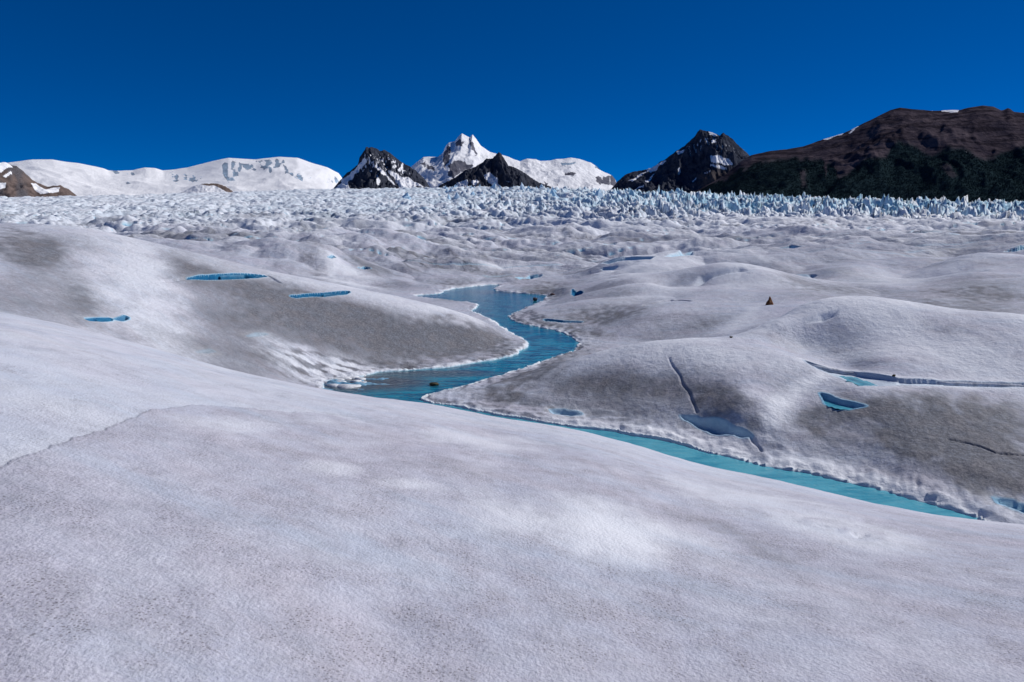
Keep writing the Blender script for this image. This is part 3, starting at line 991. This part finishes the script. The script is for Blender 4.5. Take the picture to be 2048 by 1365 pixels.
water_sheet("river", river_pts, ZW, .22, "turquoise meltwater river winding between the ice hills towards the right", .5, silt_fn, "river")
water_sheet("meltwater_pool", slot_polys[6][0], slot_polys[6][1] + .07, .12, "small blue meltwater pool at the edge of the dark lobe", .05, None, "pool")
chan = [find(u, v, Z0) for u, v in [(1683, 752), (1705, 754), (1735, 762), (1750, 768), (1722, 771), (1700, 763)]]
water_sheet("meltwater_pool", [(h[0], h[1]) for h in chan], slot_polys[20][1] + .05, .12, "pale turquoise meltwater in the narrow channel by the white ice shelf", .05, None, "pool")


# ================================================================== MOUNTAINS
def mountain(name, label, prof, dist, front, back, base_v, na, nr, rock, snow_fn, seed, jag=.002, warp=.03, spur=.16, shape=1.15,
             fine=.05, xs=60.0):
    u = np.array([p[0] for p in prof], float)
    v = np.array([p[1] for p in prof], float)
    paz, pq_ = sight(u, v)
    az = np.linspace(paz[0], paz[-1], na)
    t = np.r_[-np.geomspace(back, back * .02, nr // 4), np.linspace(0, 1, nr) ** 1.25 * front]
    T, Aa = np.meshgrid(t, az, indexing='xy')
    xx = Aa * dist
    rr = dist - T + front * .10 * noise(xx / (front * .5), xx * 0 + 3.3, seed)
    zb = dist * float(sight(W / 2, base_v)[1]) - 0.02 * dist

    def prof_z(a):
        q = np.interp(a, paz, pq_)
        return q * dist
    tt = np.clip(np.where(T > 0, T / front, -T / back), 0, 1)
    wa = Aa + warp * (fbm(xx / (front * .45), T / (front * .6), 3, seed + 3)) * np.clip(tt * 2.2, 0, 1)
    zr = prof_z(wa)
    soft = (prof_z(wa + .010) + prof_z(wa - .010) + prof_z(wa + .022) + prof_z(wa - .022) + zr) / 5
    zr = zr + (soft - zr) * sstep(.03, .4, tt)
    fall = (1 - tt) ** shape
    z = zb + (zr - zb) * fall
    hh = np.clip(zr - zb, 0, None)
    rid = ridged(xx / (front * .30) + .4 * noise(xx / front * 2, T / front * 2, seed + 8), T / (front * .75), 5, seed + 5, .55) - .45
    z += hh * spur * rid * np.clip(4 * tt * (1 - tt), 0, 1) ** .7
    z += hh * fine * fbm(xx / (front * .06), T / (front * .06), 3, seed + 9) * np.clip(6 * tt, 0, 1)
    z += dist * jag * fbm(xx / (front * .035), T / (front * .05), 3, seed + 11) * np.clip((hh / dist) * 40, 0, 1)
    x, y = rr * np.sin(Aa), rr * np.cos(Aa)
    # slope for the snow
    gz0 = np.gradient(z, axis=0) / np.maximum(np.gradient(xx, axis=0), 1e-3)
    gz1 = np.gradient(z, axis=1) / np.minimum(np.gradient(rr, axis=1), -1e-3)
    steep = np.hypot(gz0, gz1)
    pu, pv = picture(x, y, z)
    nz = fbm(xx / xs, (z + T * .3) / xs, 4, seed + 13)
    conc = (np.roll(z, 4, 0) + np.roll(z, -4, 0) + np.roll(z, 2, 0) + np.roll(z, -2, 0)) / 4 - z
    conc = sstep(0.0, .012, conc / np.maximum(hh, 30)) * np.clip(8 * tt, 0, 1)
    gul = ridged(xx / (front * .055) + .9 * noise(xx / (front * .2), T / (front * .2), seed + 21), T / (front * .5), 3, seed + 23, .6)
    snow, tint = snow_fn(dict(u=pu + 7 * fbm(xx / 60, z / 60, 3, seed + 15), v=pv + 5 * fbm(xx / 60, z / 60, 3, seed + 16), n=nz, steep=steep, tt=tt, x=xx, z=z, T=T, gul=.62 * gul + .55 * conc))
    vv = np.stack([x, y, z], -1).reshape(-1, 3)
    f = grid_faces(na, len(t))
    o = mesh_object(name, vv, f, rock, True, dict(snow=np.clip(snow, 0, 1), tint=np.clip(tint, 0, 1)))
    tag(o, label, "mountain", kind="structure")
    return o, (x, y, z, pu, pv, tint)


def poly_mask(d, polys, edge=1.5):
    m = np.zeros(d['u'].shape)
    for p in polys:
        m = np.maximum(m, 1 - sstep(-edge, edge, sdf(d['u'], d['v'], p)))
    return m


def rock_material(name, a, b, tintcol, scale, snowcol=(.88, .89, .92), strata=0.0):
    k = Nodes(name)
    P = k.coord()
    n1 = k.noise(P, scale, 6, .65, .3)
    n2 = k.noise(k.coord((.35, .35, 3.2)), scale * 2.0, 5, .65, .6)
    c = k.mix(k.ramp(n1, .32, .68), a, b)
    if strata:
        c = k.mix(k.math('MULTIPLY', k.ramp(n2, .45, .6), strata), c, tuple(q * .5 for q in a))
    c = k.mix(k.attr("tint"), c, k.mix(k.ramp(k.noise(P, scale * 8, 3, .6), .35, .65), tintcol, tuple(q * 1.8 for q in tintcol)))
    sn = k.ramp(k.math('ADD', k.attr("snow"), k.math('MULTIPLY', k.math('SUBTRACT', k.noise(P, scale * 5, 4, .65), .5), .5)), .38, .62)
    c = k.mix(sn, c, snowcol)
    return k.done(c, .95, k.bump(k.noise(P, scale * 4, 5, .65), .7, .15 / scale), 0.0)


dark_rock = rock_material("hazed_dark_rock", (.028, .034, .050), (.068, .074, .096), (.08, .06, .05), .02)  # navy cast puts the blue of distance haze into the rock colour
grey_rock = rock_material("grey_cliff_rock", (.09, .095, .13), (.17, .17, .20), (.30, .42, .55), .012)
brown_rock = rock_material("brown_scree_rock", (.048, .040, .053), (.098, .079, .092), (.012, .022, .026), .008, strata=.85)
red_rock = rock_material("reddish_moraine_rock", (.10, .078, .072), (.19, .145, .13), (.07, .07, .08), .02)


def snow_range(d):
    cliffs = [[(445, 327), (460, 322), (480, 324), (486, 345), (460, 368), (446, 352), (436, 340)], [(338, 346), (352, 344), (360, 362), (352, 366)],
              [(368, 352), (400, 352), (406, 362), (372, 362)], [(508, 322), (540, 319), (576, 320), (560, 332), (542, 346), (520, 334)],
              [(566, 330), (592, 345), (618, 358), (600, 360), (572, 346)], [(655, 358), (674, 356), (680, 366), (660, 366)],
              [(214, 341), (240, 341), (243, 349), (222, 347)], [(248, 341), (266, 346), (270, 352), (252, 348)], [(480, 328), (512, 326), (512, 340), (490, 345)],
              [(292, 348), (304, 352), (298, 354)], [(252, 366), (258, 365), (263, 369), (256, 370)]]
    m = poly_mask(d, cliffs, 5)
    s = 1 - .25 * sstep(.55, .9, d['gul']) * sstep(.5, 1., d['steep']) - m * (.58 + 1.3 * np.clip(d['n'] * 1.4, -.5, .6))
    blueice = np.clip(d['n'] * 1.4, 0, 1) * sstep(352, 372, d['v'])
    st = sstep(.60, .82, ridged(d['x'] / 240, d['z'] / 15 + d['n'] * 1.6, 3, 91)) * sstep(336, 350, d['v']) * sstep(384, 368, d['v'])
    return s - .15 * blueice - .46 * st * np.clip(.7 + d['n'], .2, 1), np.maximum(.5 * m, st)


A_prof = [(-420, 372), (-250, 345), (-100, 330), (0, 325), (25, 322), (62, 317.5), (82, 317), (105, 317.5), (130, 322), (160, 326), (190, 332), (207, 336), (217, 340), (240, 341),
          (265, 340), (275, 337), (290, 334), (310, 335.5), (325, 340), (350, 338), (375, 334), (412, 325), (445, 317.5), (457, 316), (480, 318),
          (512, 320), (530, 318), (560, 315.5), (595, 317.5), (620, 326), (655, 336), (677, 347), (684, 356), (690, 372), (715, 392)]
mountain("mountain", "long rounded white snow mountain on the left skyline with grey cliffs", A_prof, 9000, 4200, 1500, 392, 360, 70, grey_rock, snow_range, 101,
         jag=.0004, warp=.02, spur=.09, shape=1.5, fine=.022)


def snow_white(d):
    rocks = [[(842, 326), (850, 324), (872, 338), (874, 342), (850, 338)], [(886, 308), (896, 292), (902, 296), (899, 318), (889, 342), (886, 330)],
             [(908, 286), (918, 279), (928, 286), (926, 292), (912, 291)], [(938, 279), (948, 288), (956, 310), (950, 311), (942, 294)], [(898, 330), (914, 320), (932, 326), (946, 334), (905, 355), (898, 350)],
             [(1186, 328), (1202, 336), (1200, 340), (1190, 334)], [(1190, 354), (1212, 352), (1231, 354), (1232, 372), (1205, 370), (1190, 362)], [(1112, 324), (1130, 327), (1156, 322), (1150, 330), (1130, 332)],
             [(1130, 345), (1150, 347), (1148, 352), (1132, 350)], [(1084, 362), (1100, 368), (1096, 373)], [(1108, 368), (1118, 369), (1114, 373)]]
    m = poly_mask(d, rocks, 2)
    cap = (d['u'] > 1100) & (d['v'] < 336)
    return 1 - m * (.75 + .5 * np.clip(d['n'] * 1.5, -.6, .6)) - .45 * sstep(.55, .25, d['gul']) * sstep(.45, 1.0, d['steep']) - .25 * np.clip(d['n'], 0, 1) * sstep(330, 370, d['v']), .6 * m * cap


C_prof = [(775, 392), (800, 360), (822, 336), (840, 321), (847, 316), (875, 316), (885, 309), (892, 294), (897, 289), (910, 285), (916, 277), (924, 270), (930, 273), (935, 276), (940, 278),
          (945, 272), (952, 280), (962, 294), (980, 306), (1007, 312), (1040, 324), (1055, 318), (1072, 319.5), (1080, 322.5), (1102, 321), (1112, 317.5), (1125, 317), (1142, 314),
          (1157, 316), (1182, 324), (1190, 329), (1201, 339), (1225, 351), (1231, 359), (1234, 372), (1245, 392)]
mountain("mountain", "tall white snow peak with twin rocky tips at the middle of the skyline", C_prof, 7600, 2200, 900, 388, 420, 110, grey_rock, snow_white, 201,
         jag=.0008, warp=.018, spur=.17, shape=1.35, fine=.03)


def snow_dark_left(d):
    pat = [[(730, 318), (716, 334), (695, 352), (676, 370), (668, 384), (700, 384), (697, 366), (715, 345), (733, 324)], [(748, 334), (760, 336), (775, 350), (790, 368), (794, 376), (770, 352)],
           [(806, 326), (808, 330), (796, 344), (794, 340)], [(752, 352), (762, 360), (758, 372), (752, 366)], [(775, 340), (800, 350), (825, 362), (850, 374), (800, 380), (790, 360)]]
    m = poly_mask(d, pat, 2)
    streak = sstep(.62, .75, ridged((d['u'] * .8 + d['v']) / 7.0, (d['v'] - d['u'] * .5) / 40.0, 2, 77)) * sstep(362, 340, d['v']) * sstep(.05, .15, d['tt'])
    return m * (.9 + .7 * np.clip(d['n'], -.6, .3)) + streak * .4 + .52 * sstep(.40, .66, d['gul']) * sstep(380, 325, d['v']), d['n'] * 0


B_prof = [(655, 392), (672, 371), (690, 350), (708, 337), (716, 330), (719, 317), (725, 307), (730, 301), (732, 295), (738, 296.5), (742, 295.5), (751, 297), (760, 302.5), (766, 301), (770, 300.5), (780, 306),
          (792, 316), (805, 326), (820, 334), (835, 345), (852, 362), (862, 378), (870, 392)]
mountain("mountain", "dark craggy peak streaked with snow left of the white summit", B_prof, 5200, 620, 500, 390, 300, 110, dark_rock, snow_dark_left, 301,
         jag=.0014, warp=.016, spur=.26, shape=1.1, fine=.08)


def snow_dark_mid(d):
    pat = [[(966, 352), (981, 345), (993, 356), (1000, 374), (985, 372), (975, 362)], [(914, 368), (925, 361), (936, 359), (932, 374), (916, 374)], [(943, 366), (952, 359), (958, 364), (950, 374)],
           [(1008, 362), (1024, 363), (1022, 365)]]
    m = poly_mask(d, pat, 1.5)
    return m * .9 + .36 * sstep(.46, .75, d['gul']) * sstep(368, 330, d['v']), .3 * sstep(.0, .4, d['n'])


D_prof = [(868, 388), (880, 370), (910, 356), (930, 341), (947, 336), (965, 325), (972, 317.5), (985, 316.5), (992, 309), (997, 304), (1002, 307), (1007, 315), (1017, 332), (1030, 336), (1050, 347), (1062, 356),
          (1075, 364), (1100, 373), (1120, 390)]
mountain("mountain", "low black rock ridge standing in front of the white summit", D_prof, 5900, 520, 500, 388, 280, 100, dark_rock, snow_dark_mid, 401,
         jag=.0014, warp=.012, spur=.26, shape=1.1, fine=.08)


def snow_pyramid(d):
    pat = [[(1416, 262), (1436, 270), (1438, 274), (1420, 268)], [(1424, 283), (1434, 278), (1432, 284), (1425, 288)], [(1422, 312), (1434, 310), (1452, 318), (1466, 330), (1455, 332), (1420, 322)],
           [(1420, 328), (1450, 334), (1458, 338), (1440, 337), (1421, 331)], [(1410, 345), (1424, 340), (1418, 346), (1410, 348)], [(1384, 362), (1394, 355), (1388, 364)], [(1290, 340), (1306, 336), (1328, 320), (1334, 321), (1310, 342), (1300, 346)],
           [(1254, 364), (1280, 350), (1296, 342), (1292, 347), (1268, 362)], [(1290, 362), (1305, 350), (1314, 344), (1308, 352), (1296, 364)], [(1356, 340), (1362, 333), (1360, 348), (1354, 352)], [(1356, 304), (1368, 300), (1366, 306), (1358, 308)],
           [(1482, 296), (1488, 300), (1484, 301)], [(1270, 378), (1290, 368), (1284, 376)]]
    m = poly_mask(d, pat, 1.2)
    ice = poly_mask(d, [[(1398, 270), (1420, 276), (1408, 290), (1390, 306), (1378, 330), (1372, 330), (1384, 300)]], 3)
    dust = .22 * ice * sstep(-.1, .3, d['n'])
    return m * .95 + dust + .46 * sstep(.42, .68, d['gul']) * sstep(366, 290, d['v']), .5 * sstep(330, 350, d['v']) * sstep(1380, 1420, d['u'])


E_prof = [(1215, 388), (1235, 363), (1250, 350), (1265, 344), (1290, 340), (1305, 336), (1320, 325), (1330, 320), (1345, 308), (1366, 294), (1390, 273), (1396, 263), (1400, 259), (1407, 261.5), (1417, 263), (1436, 271),
          (1440, 272), (1446, 266.5), (1465, 279), (1473, 288), (1486, 300), (1502, 314), (1530, 335), (1570, 360), (1600, 388)]
mountain("mountain", "dark pyramid peak with a bright snow patch right of the gap", E_prof, 6200, 900, 600, 390, 360, 120, dark_rock, snow_pyramid, 501,
         jag=.0012, warp=.016, spur=.26, shape=1.1, fine=.07)


def snow_left_rock(d):
    pat = [[(-10, 322), (14, 326), (24, 334), (10, 340), (-10, 348)], [(4, 352), (26, 340), (24, 348), (6, 356)], [(-10, 368), (12, 366), (14, 376), (-10, 380)], [(62, 368), (74, 368), (92, 378), (118, 374), (118, 384), (80, 390)]]
    m = poly_mask(d, pat, 1.5)
    return m * .95, .8 * sstep(.0, .35, d['n'] + .25) * (1 - sstep(50, 62, d['u']))


G_prof = [(-320, 380), (-200, 330), (-80, 318), (0, 326), (12, 325), (25, 331), (32, 332), (45, 341), (55, 351), (65, 360), (75, 366), (95, 374), (120, 371), (137, 379), (160, 396)]
mountain("mountain", "reddish brown rock spur with snow patches at the left edge", G_prof, 3900, 420, 400, 395, 140, 60, red_rock, snow_left_rock, 601,
         jag=.0012, warp=.012, spur=.18, shape=1.1)
N_prof = [(340, 396), (372, 380), (390, 371), (412, 366), (435, 367.5), (450, 372), (475, 388), (490, 398)]


def snow_nunatak(d):
    m = poly_mask(d, [[(398, 368), (414, 365), (440, 368), (452, 372), (480, 394), (462, 390), (445, 380), (430, 374), (405, 370)]], 2)
    return 1 - m * .8, m * 0


mountain("mountain", "small snowy hill with a brown moraine stripe below the white range", N_prof, 4300, 330, 300, 398, 90, 40, red_rock, snow_nunatak, 651,
         jag=.0006, warp=.006, spur=.08, shape=1.1)


def snow_right(d):
    pat = [[(1645, 279), (1668, 271), (1688, 267), (1684, 270), (1660, 278), (1648, 282)], [(1694, 266), (1706, 257), (1717, 252), (1712, 258), (1700, 265)], [(1880, 221), (1920, 217), (1914, 224), (1882, 224)],
           [(1929, 300), (1934, 304), (1932, 306)], [(1858, 220), (1868, 220), (1866, 222)]]
    m = poly_mask(d, pat, 1)
    top = np.interp(d['u'], [1400, 1450, 1490, 1515, 1556, 1590, 1645, 1652, 1655, 1668, 1674, 1700, 1734, 1775, 1782, 1796, 1833, 1862, 1895, 1925, 1970, 1985, 2048, 2150, 2300],
                    [378, 358, 338, 325, 320, 317, 321, 352, 325, 325, 352, 346, 313, 317, 296, 286, 292, 316, 292, 300, 320, 316, 292, 285, 285])
    forest = sstep(-7, 7, d['v'] - top - 9 * d['n'])
    gap = poly_mask(d, [[(1600, 345), (1612, 340), (1616, 378), (1604, 376)], [(1880, 330), (1898, 328), (1915, 352), (1900, 356)]], 4)
    forest = forest * (1 - .7 * gap) * sstep(0.03, .08, d['tt'])
    return m * 1.0, forest


F_prof = [(1360, 398), (1403, 377), (1448, 353), (1482, 325), (1502, 313), (1540, 304), (1573, 300), (1606, 294), (1647, 279), (1689, 267), (1718, 252), (1751, 236), (1780, 221), (1800, 216), (1821, 218), (1862, 221),
          (1900, 219), (1920, 218), (1937, 213), (1966, 208), (1987, 210), (2003, 218), (2010, 216), (2016, 212.5), (2022, 215), (2028, 221), (2048, 223), (2120, 235), (2200, 215), (2320, 240), (2480, 300), (2600, 400)]
Fm, (fx, fy, fz, fu, fv, ftint) = mountain("mountain", "broad dark brown mountain with forested lower slopes at the right", F_prof, 4200, 1500, 900, 418, 420, 110, brown_rock, snow_right, 701,
                                          jag=.0005, warp=.04, spur=.15, shape=.9, fine=.022)

# forest on its lower slopes: tens of thousands of dark crowns, seen only as one mass
rng = np.random.default_rng(5)
w_ = (ftint > .6) & (fu > 1350) & (fu < 2150) & (fv < 420)
ii, jj = np.nonzero(w_[:-1, :-1])
pick = rng.integers(0, len(ii), 40000)
a_, b_ = rng.random(40000), rng.random(40000)
i_, j_ = ii[pick], jj[pick]


def bil(q):
    return (q[i_, j_] * (1 - a_) + q[i_ + 1, j_] * a_) * (1 - b_) + (q[i_, j_ + 1] * (1 - a_) + q[i_ + 1, j_ + 1] * a_) * b_


tx, ty, tz = bil(fx), bil(fy), bil(fz)
th = rng.uniform(2.6, 5.0, len(tx))
tw = th * rng.uniform(.35, .55, len(tx))
ph = rng.uniform(0, 6.3, len(tx))
tv = np.empty((len(tx), 5, 3))
for k in range(4):
    tv[:, k, 0] = tx + tw * np.cos(ph + k * np.pi / 2)
    tv[:, k, 1] = ty + tw * np.sin(ph + k * np.pi / 2)
    tv[:, k, 2] = tz - 2
tv[:, 4] = np.c_[tx, ty, tz + th]
o5 = np.arange(len(tx))[:, None, None] * 5
tf = (o5 + np.array([[0, 1, 4], [1, 2, 4], [2, 3, 4], [3, 0, 4]])).reshape(-1, 3)
k = Nodes("forest_green")
forest_mat = k.done(k.mix(k.ramp(k.noise(k.coord(), .02, 4, .6), .35, .65), (.010, .019, .022), (.016, .027, .028)), 1.0, None, 0.0)
forest = mesh_object("forest", tv.reshape(-1, 3), tf, forest_mat, False)
tag(forest, "dark green forest covering the lower slopes of the right mountain", "forest", kind="stuff")

# ================================================================== ICE PINNACLES
k = Nodes("blue_serac_ice")
P = k.coord()
ci = k.mix(k.ramp(k.noise(P, .16, 4, .6), .38, .66), (.26, .54, .76), (.68, .80, .88))
geo = k.n("ShaderNodeObjectInfo")
ci = k.mix(k.math('MULTIPLY', geo.outputs['Random'], .5), ci, (.74, .80, .86))
serac_mat = k.done(ci, .5, k.bump(k.noise(P, .6, 4, .6), .6, .6), .3)
random.seed(11)


def pinnacle_mesh(seed, fin):
    rg = random.Random(seed)
    n_ = rg.randint(6, 8)
    rings, vs, fs = 4, [], []
    lean = (rg.uniform(-.28, .28), rg.uniform(-.2, .2))
    prof_ = [1.0, rg.uniform(.66, .82), rg.uniform(.36, .5), rg.uniform(.12, .22)]
    hts = [-.45, rg.uniform(.2, .35), rg.uniform(.5, .68), rg.uniform(.8, .9)]
    angs = [2 * math.pi * (i + rg.uniform(-.3, .3)) / n_ for i in range(n_)]
    for q in range(rings):
        for i in range(n_):
            rr_ = prof_[q] * rg.uniform(.72, 1.2)
            vs.append((.5 * rr_ * math.cos(angs[i]) + lean[0] * hts[q], .5 * fin * rr_ * math.sin(angs[i]) + lean[1] * hts[q], hts[q] + rg.uniform(-.07, .07)))
    vs.append((lean[0], lean[1], 1.0))
    for q in range(rings - 1):
        for i in range(n_):
            j = (i + 1) % n_
            a0, a1, b0, b1 = q * n_ + i, q * n_ + j, (q + 1) * n_ + i, (q + 1) * n_ + j
            fs += [(a0, a1, b1), (a0, b1, b0)]
    for i in range(n_):
        fs.append(((rings - 1) * n_ + i, (rings - 1) * n_ + (i + 1) % n_, len(vs) - 1))
    return vs, fs


protos = []
for q in range(10):
    vs, fs = pinnacle_mesh(100 + q, random.uniform(.55, .95))
    me = bpy.data.meshes.new("ice_pinnacle")
    me.from_pydata(vs, [], fs)
    me.materials.append(serac_mat)
    me.update()
    protos.append(me)


def pinnacle(u, r, height, width, label, group, rot=None, me=None):
    a = float(sight(u, 400)[0])
    x, y = r * math.sin(a), r * math.cos(a)
    o = bpy.data.objects.new("ice_pinnacle", me or random.choice(protos))
    col.objects.link(o)
    o.location = (x, y, ground(x, y) - .2 * height)
    o.rotation_euler = (0, 0, random.uniform(0, 6.28) if rot is None else rot)
    o.scale = (width, width, height)
    return tag(o, label, "ice pinnacle", group)


NAMED = [(1110, 700, 12, 15, "grey shaded ice tooth standing before the white ridge below the summit's right flank"),
         (1195, 680, 12, 14, "hollow blue grey ice tooth just left of the gap between peaks"),
         (1245, 640, 11, 14, "low grey sided ice tooth below the gap between peaks"),
         (985, 900, 12, 13, "sharp pale ice spire under the low black ridge"),
         (1420, 600, 11, 14, "grey sided ice tooth below the dark pyramid's right foot"),
         (1046, 930, 12, 13, "sharp white ice spire right of the low black ridge"),
         (810, 650, 8, 15, "white triangular ice block in the grey hummocks below the dark craggy peak")]
for u, r, h_, w_, lab in NAMED:
    pinnacle(u, r, h_, w_, lab, None)
PLACES = [("small pale blue ice pinnacle below the left half of the dark pyramid peak", "ice pinnacles below the pyramid's left half"),
          ("small pale blue ice pinnacle below the right half of the dark pyramid peak", "ice pinnacles below the pyramid's right half"),
          ("small pale blue ice pinnacle below the low left end of the brown mountain", "ice pinnacles below the brown mountain's low end"),
          ("small pale blue ice pinnacle below the snow streaks of the brown mountain", "ice pinnacles below the brown mountain's snow streaks"),
          ("small pale blue ice pinnacle below the first dome of the brown mountain", "ice pinnacles below the brown mountain's first dome"),
          ("small pale blue ice pinnacle below the highest part of the brown mountain", "ice pinnacles below the brown mountain's top")]
CENTRE = [("small pale ice pinnacle in the broken ice below the white summit", "ice pinnacles below the white summit"),
          ("small pale ice pinnacle in the broken ice below the low black ridge's right end", "ice pinnacles below the black ridge's right end"),
          ("small pale ice pinnacle in the broken ice below the rounded white shoulder", "ice pinnacles below the white shoulder"),
          ("small pale ice pinnacle in the broken ice below the gap before the pyramid", "ice pinnacles below the gap")]
for i in range(150):
    u = 1300 + 780 * random.random() ** .95
    r = random.uniform(700, 1010)
    h_ = random.uniform(4.0, 8.0) * (1.15 - .35 * (u - 1300) / 780)
    pinnacle(u, r, h_, h_ * random.uniform(.6, 1.2), *PLACES[int(np.searchsorted([1400, 1500, 1640, 1780, 1920], u))])
for i in range(80):
    u = random.uniform(880, 1320)
    r = random.uniform(640, 1010)
    h_ = random.uniform(3.5, 7)
    pinnacle(u, r, h_, h_ * random.uniform(.9, 1.6), *CENTRE[int(np.searchsorted([985, 1100, 1225], u))])

# ================================================================== BOULDERS AND FLOES
def boulder_mat(name, a, b):
    k = Nodes(name)
    P = k.coord()
    return k.done(k.mix(k.ramp(k.noise(P, 5, 5, .65), .35, .65), a, b), .8, k.bump(k.noise(P, 14, 4, .6), .7, .05), .2)


def boulder(u, v, size, shape, mat, label, sink=.15, seed=1, on=None, peak=0.0):
    rg = np.random.default_rng(seed)
    nu, nv = 16, 10
    th_, ph_ = np.meshgrid(np.linspace(0, 2 * np.pi, nu, endpoint=False), np.linspace(0, np.pi, nv), indexing='ij')
    dx, dy, dz = np.cos(th_) * np.sin(ph_), np.sin(th_) * np.sin(ph_), np.cos(ph_)
    rr_ = np.ones_like(dx)
    for _ in range(16):                      # planar cuts give it flat broken faces
        nrm = rg.normal(size=3)
        nrm /= np.linalg.norm(nrm)
        dd = dx * nrm[0] + dy * nrm[1] + dz * nrm[2]
        rr_ = np.minimum(rr_, np.where(dd > .05, rg.uniform(.55, .85) / np.maximum(dd, .05), 9))
    taper = 1 - peak * np.clip((dz * rr_ + .3), 0, 1)
    vx, vy, vz = dx * rr_ * taper * shape[0], dy * rr_ * taper * shape[1], dz * rr_ * (1 + peak * .3) * shape[2]
    vs = np.stack([vx, vy, vz], -1) * size
    idx = np.arange(nu * nv).reshape(nu, nv)
    nxt = np.roll(idx, -1, 0)
    fs = np.stack([idx[:, :-1], idx[:, 1:], nxt[:, 1:], nxt[:, :-1]], -1).reshape(-1, 4)
    o = mesh_object("boulder", vs.reshape(-1, 3), fs, mat, False)
    if on is None:
        x, y, z = find(u, v, Z)
        z = ground(x, y)
    else:
        x, y = level(u, v, on)
        z = on
    o.location = (x, y, z + size * shape[2] * (.5 - sink))
    return tag(o, label, "boulder")


orange = boulder_mat("rusty_boulder", (.09, .035, .014), (.22, .085, .03))
olive = boulder_mat("olive_boulder", (.03, .027, .015), (.085, .07, .035))
plum = boulder_mat("reddish_grey_boulder", (.055, .04, .045), (.17, .11, .11))
vs, fs = pinnacle_mesh(131, .75)
me = bpy.data.meshes.new("boulder")
me.from_pydata(vs, [], fs)
me.materials.append(orange)
bo = bpy.data.objects.new("boulder", me)
col.objects.link(bo)
bx_, by_, bz_ = find(1539, 610, Z)
bo.location = (bx_, by_, ground(bx_, by_) - .02)
bo.scale = (.85, .8, .62)
bo.rotation_euler = (0, .12, .6)
tag(bo, "rust brown pointed boulder in the snowy gully on the right", "boulder")
boulder(867, 771, .30, (1.0, .7, .42), olive, "low olive brown boulder in the near bend of the river", .1, 4, ZW)
boulder(1070, 602, .34, (1.0, .8, .75), plum, "reddish grey boulder in the far pool of the river", .05, 5, ZW)
boulder(1788, 753, .08, (1, .8, .8), olive, "small dark stone at the cut bank of the right channel", .0, 6)
boulder(1104, 591, .30, (1.2, .8, .6), plum, "dark stone at the right tip of the far pool", .0, 7)
boulder(1462, 676, .09, (1, .8, .7), olive, "small brown stone in the snow hollow below the rust boulder", .0, 8)

k = Nodes("floe_ice")
floe_mat = k.done(k.mix(k.ramp(k.noise(k.coord(), 6, 4, .6), .35, .65), (.56, .58, .62), (.80, .82, .85)), .6, k.bump(k.noise(k.coord(), 15, 4, .6), .6, .03), .3)
FLOES = [(696, 774, .55, "largest white ice floe at the outer edge of the slush"), (662, 768, .45, None), (672, 760, .4, None), (690, 758, .42, None), (706, 757, .3, None), (720, 759, .32, None),
         (650, 757, .4, None), (680, 766, .35, None), (712, 764, .25, None), (725, 767, .25, None), (704, 751, .4, None), (668, 772, .35, None), (686, 752, .5, None), (716, 752, .35, None)]
for i, (u, v, sz, lab) in enumerate(FLOES):
    rg = random.Random(40 + i)
    n_ = 11
    top, botm, vs, fs = [], [], [], []
    for q in range(n_):
        a = 2 * math.pi * q / n_
        rr_ = sz * rg.uniform(.62, 1.1)
        vs.append((rr_ * 1.35 * math.cos(a), rr_ * .75 * math.sin(a), -.05))
    for q in range(n_):
        vs.append((vs[q][0] * .86, vs[q][1] * .86, .045 + rg.uniform(0, .02)))
    vs.append((0, 0, .085))
    for q in range(n_):
        p_ = (q + 1) % n_
        fs += [(q, p_, n_ + p_), (q, n_ + p_, n_ + q), (n_ + q, n_ + p_, 2 * n_)]
    o = mesh_object("ice_floe", vs, fs, floe_mat, True)
    x, y = level(u, v)
    o.location = (x, y, ZW + .01)
    o.rotation_euler = (0, 0, rg.uniform(-.5, .5))
    tag(o, lab or "small white ice floe in the slush at the left end of the river", "ice floe", "ice floes in the river slush")
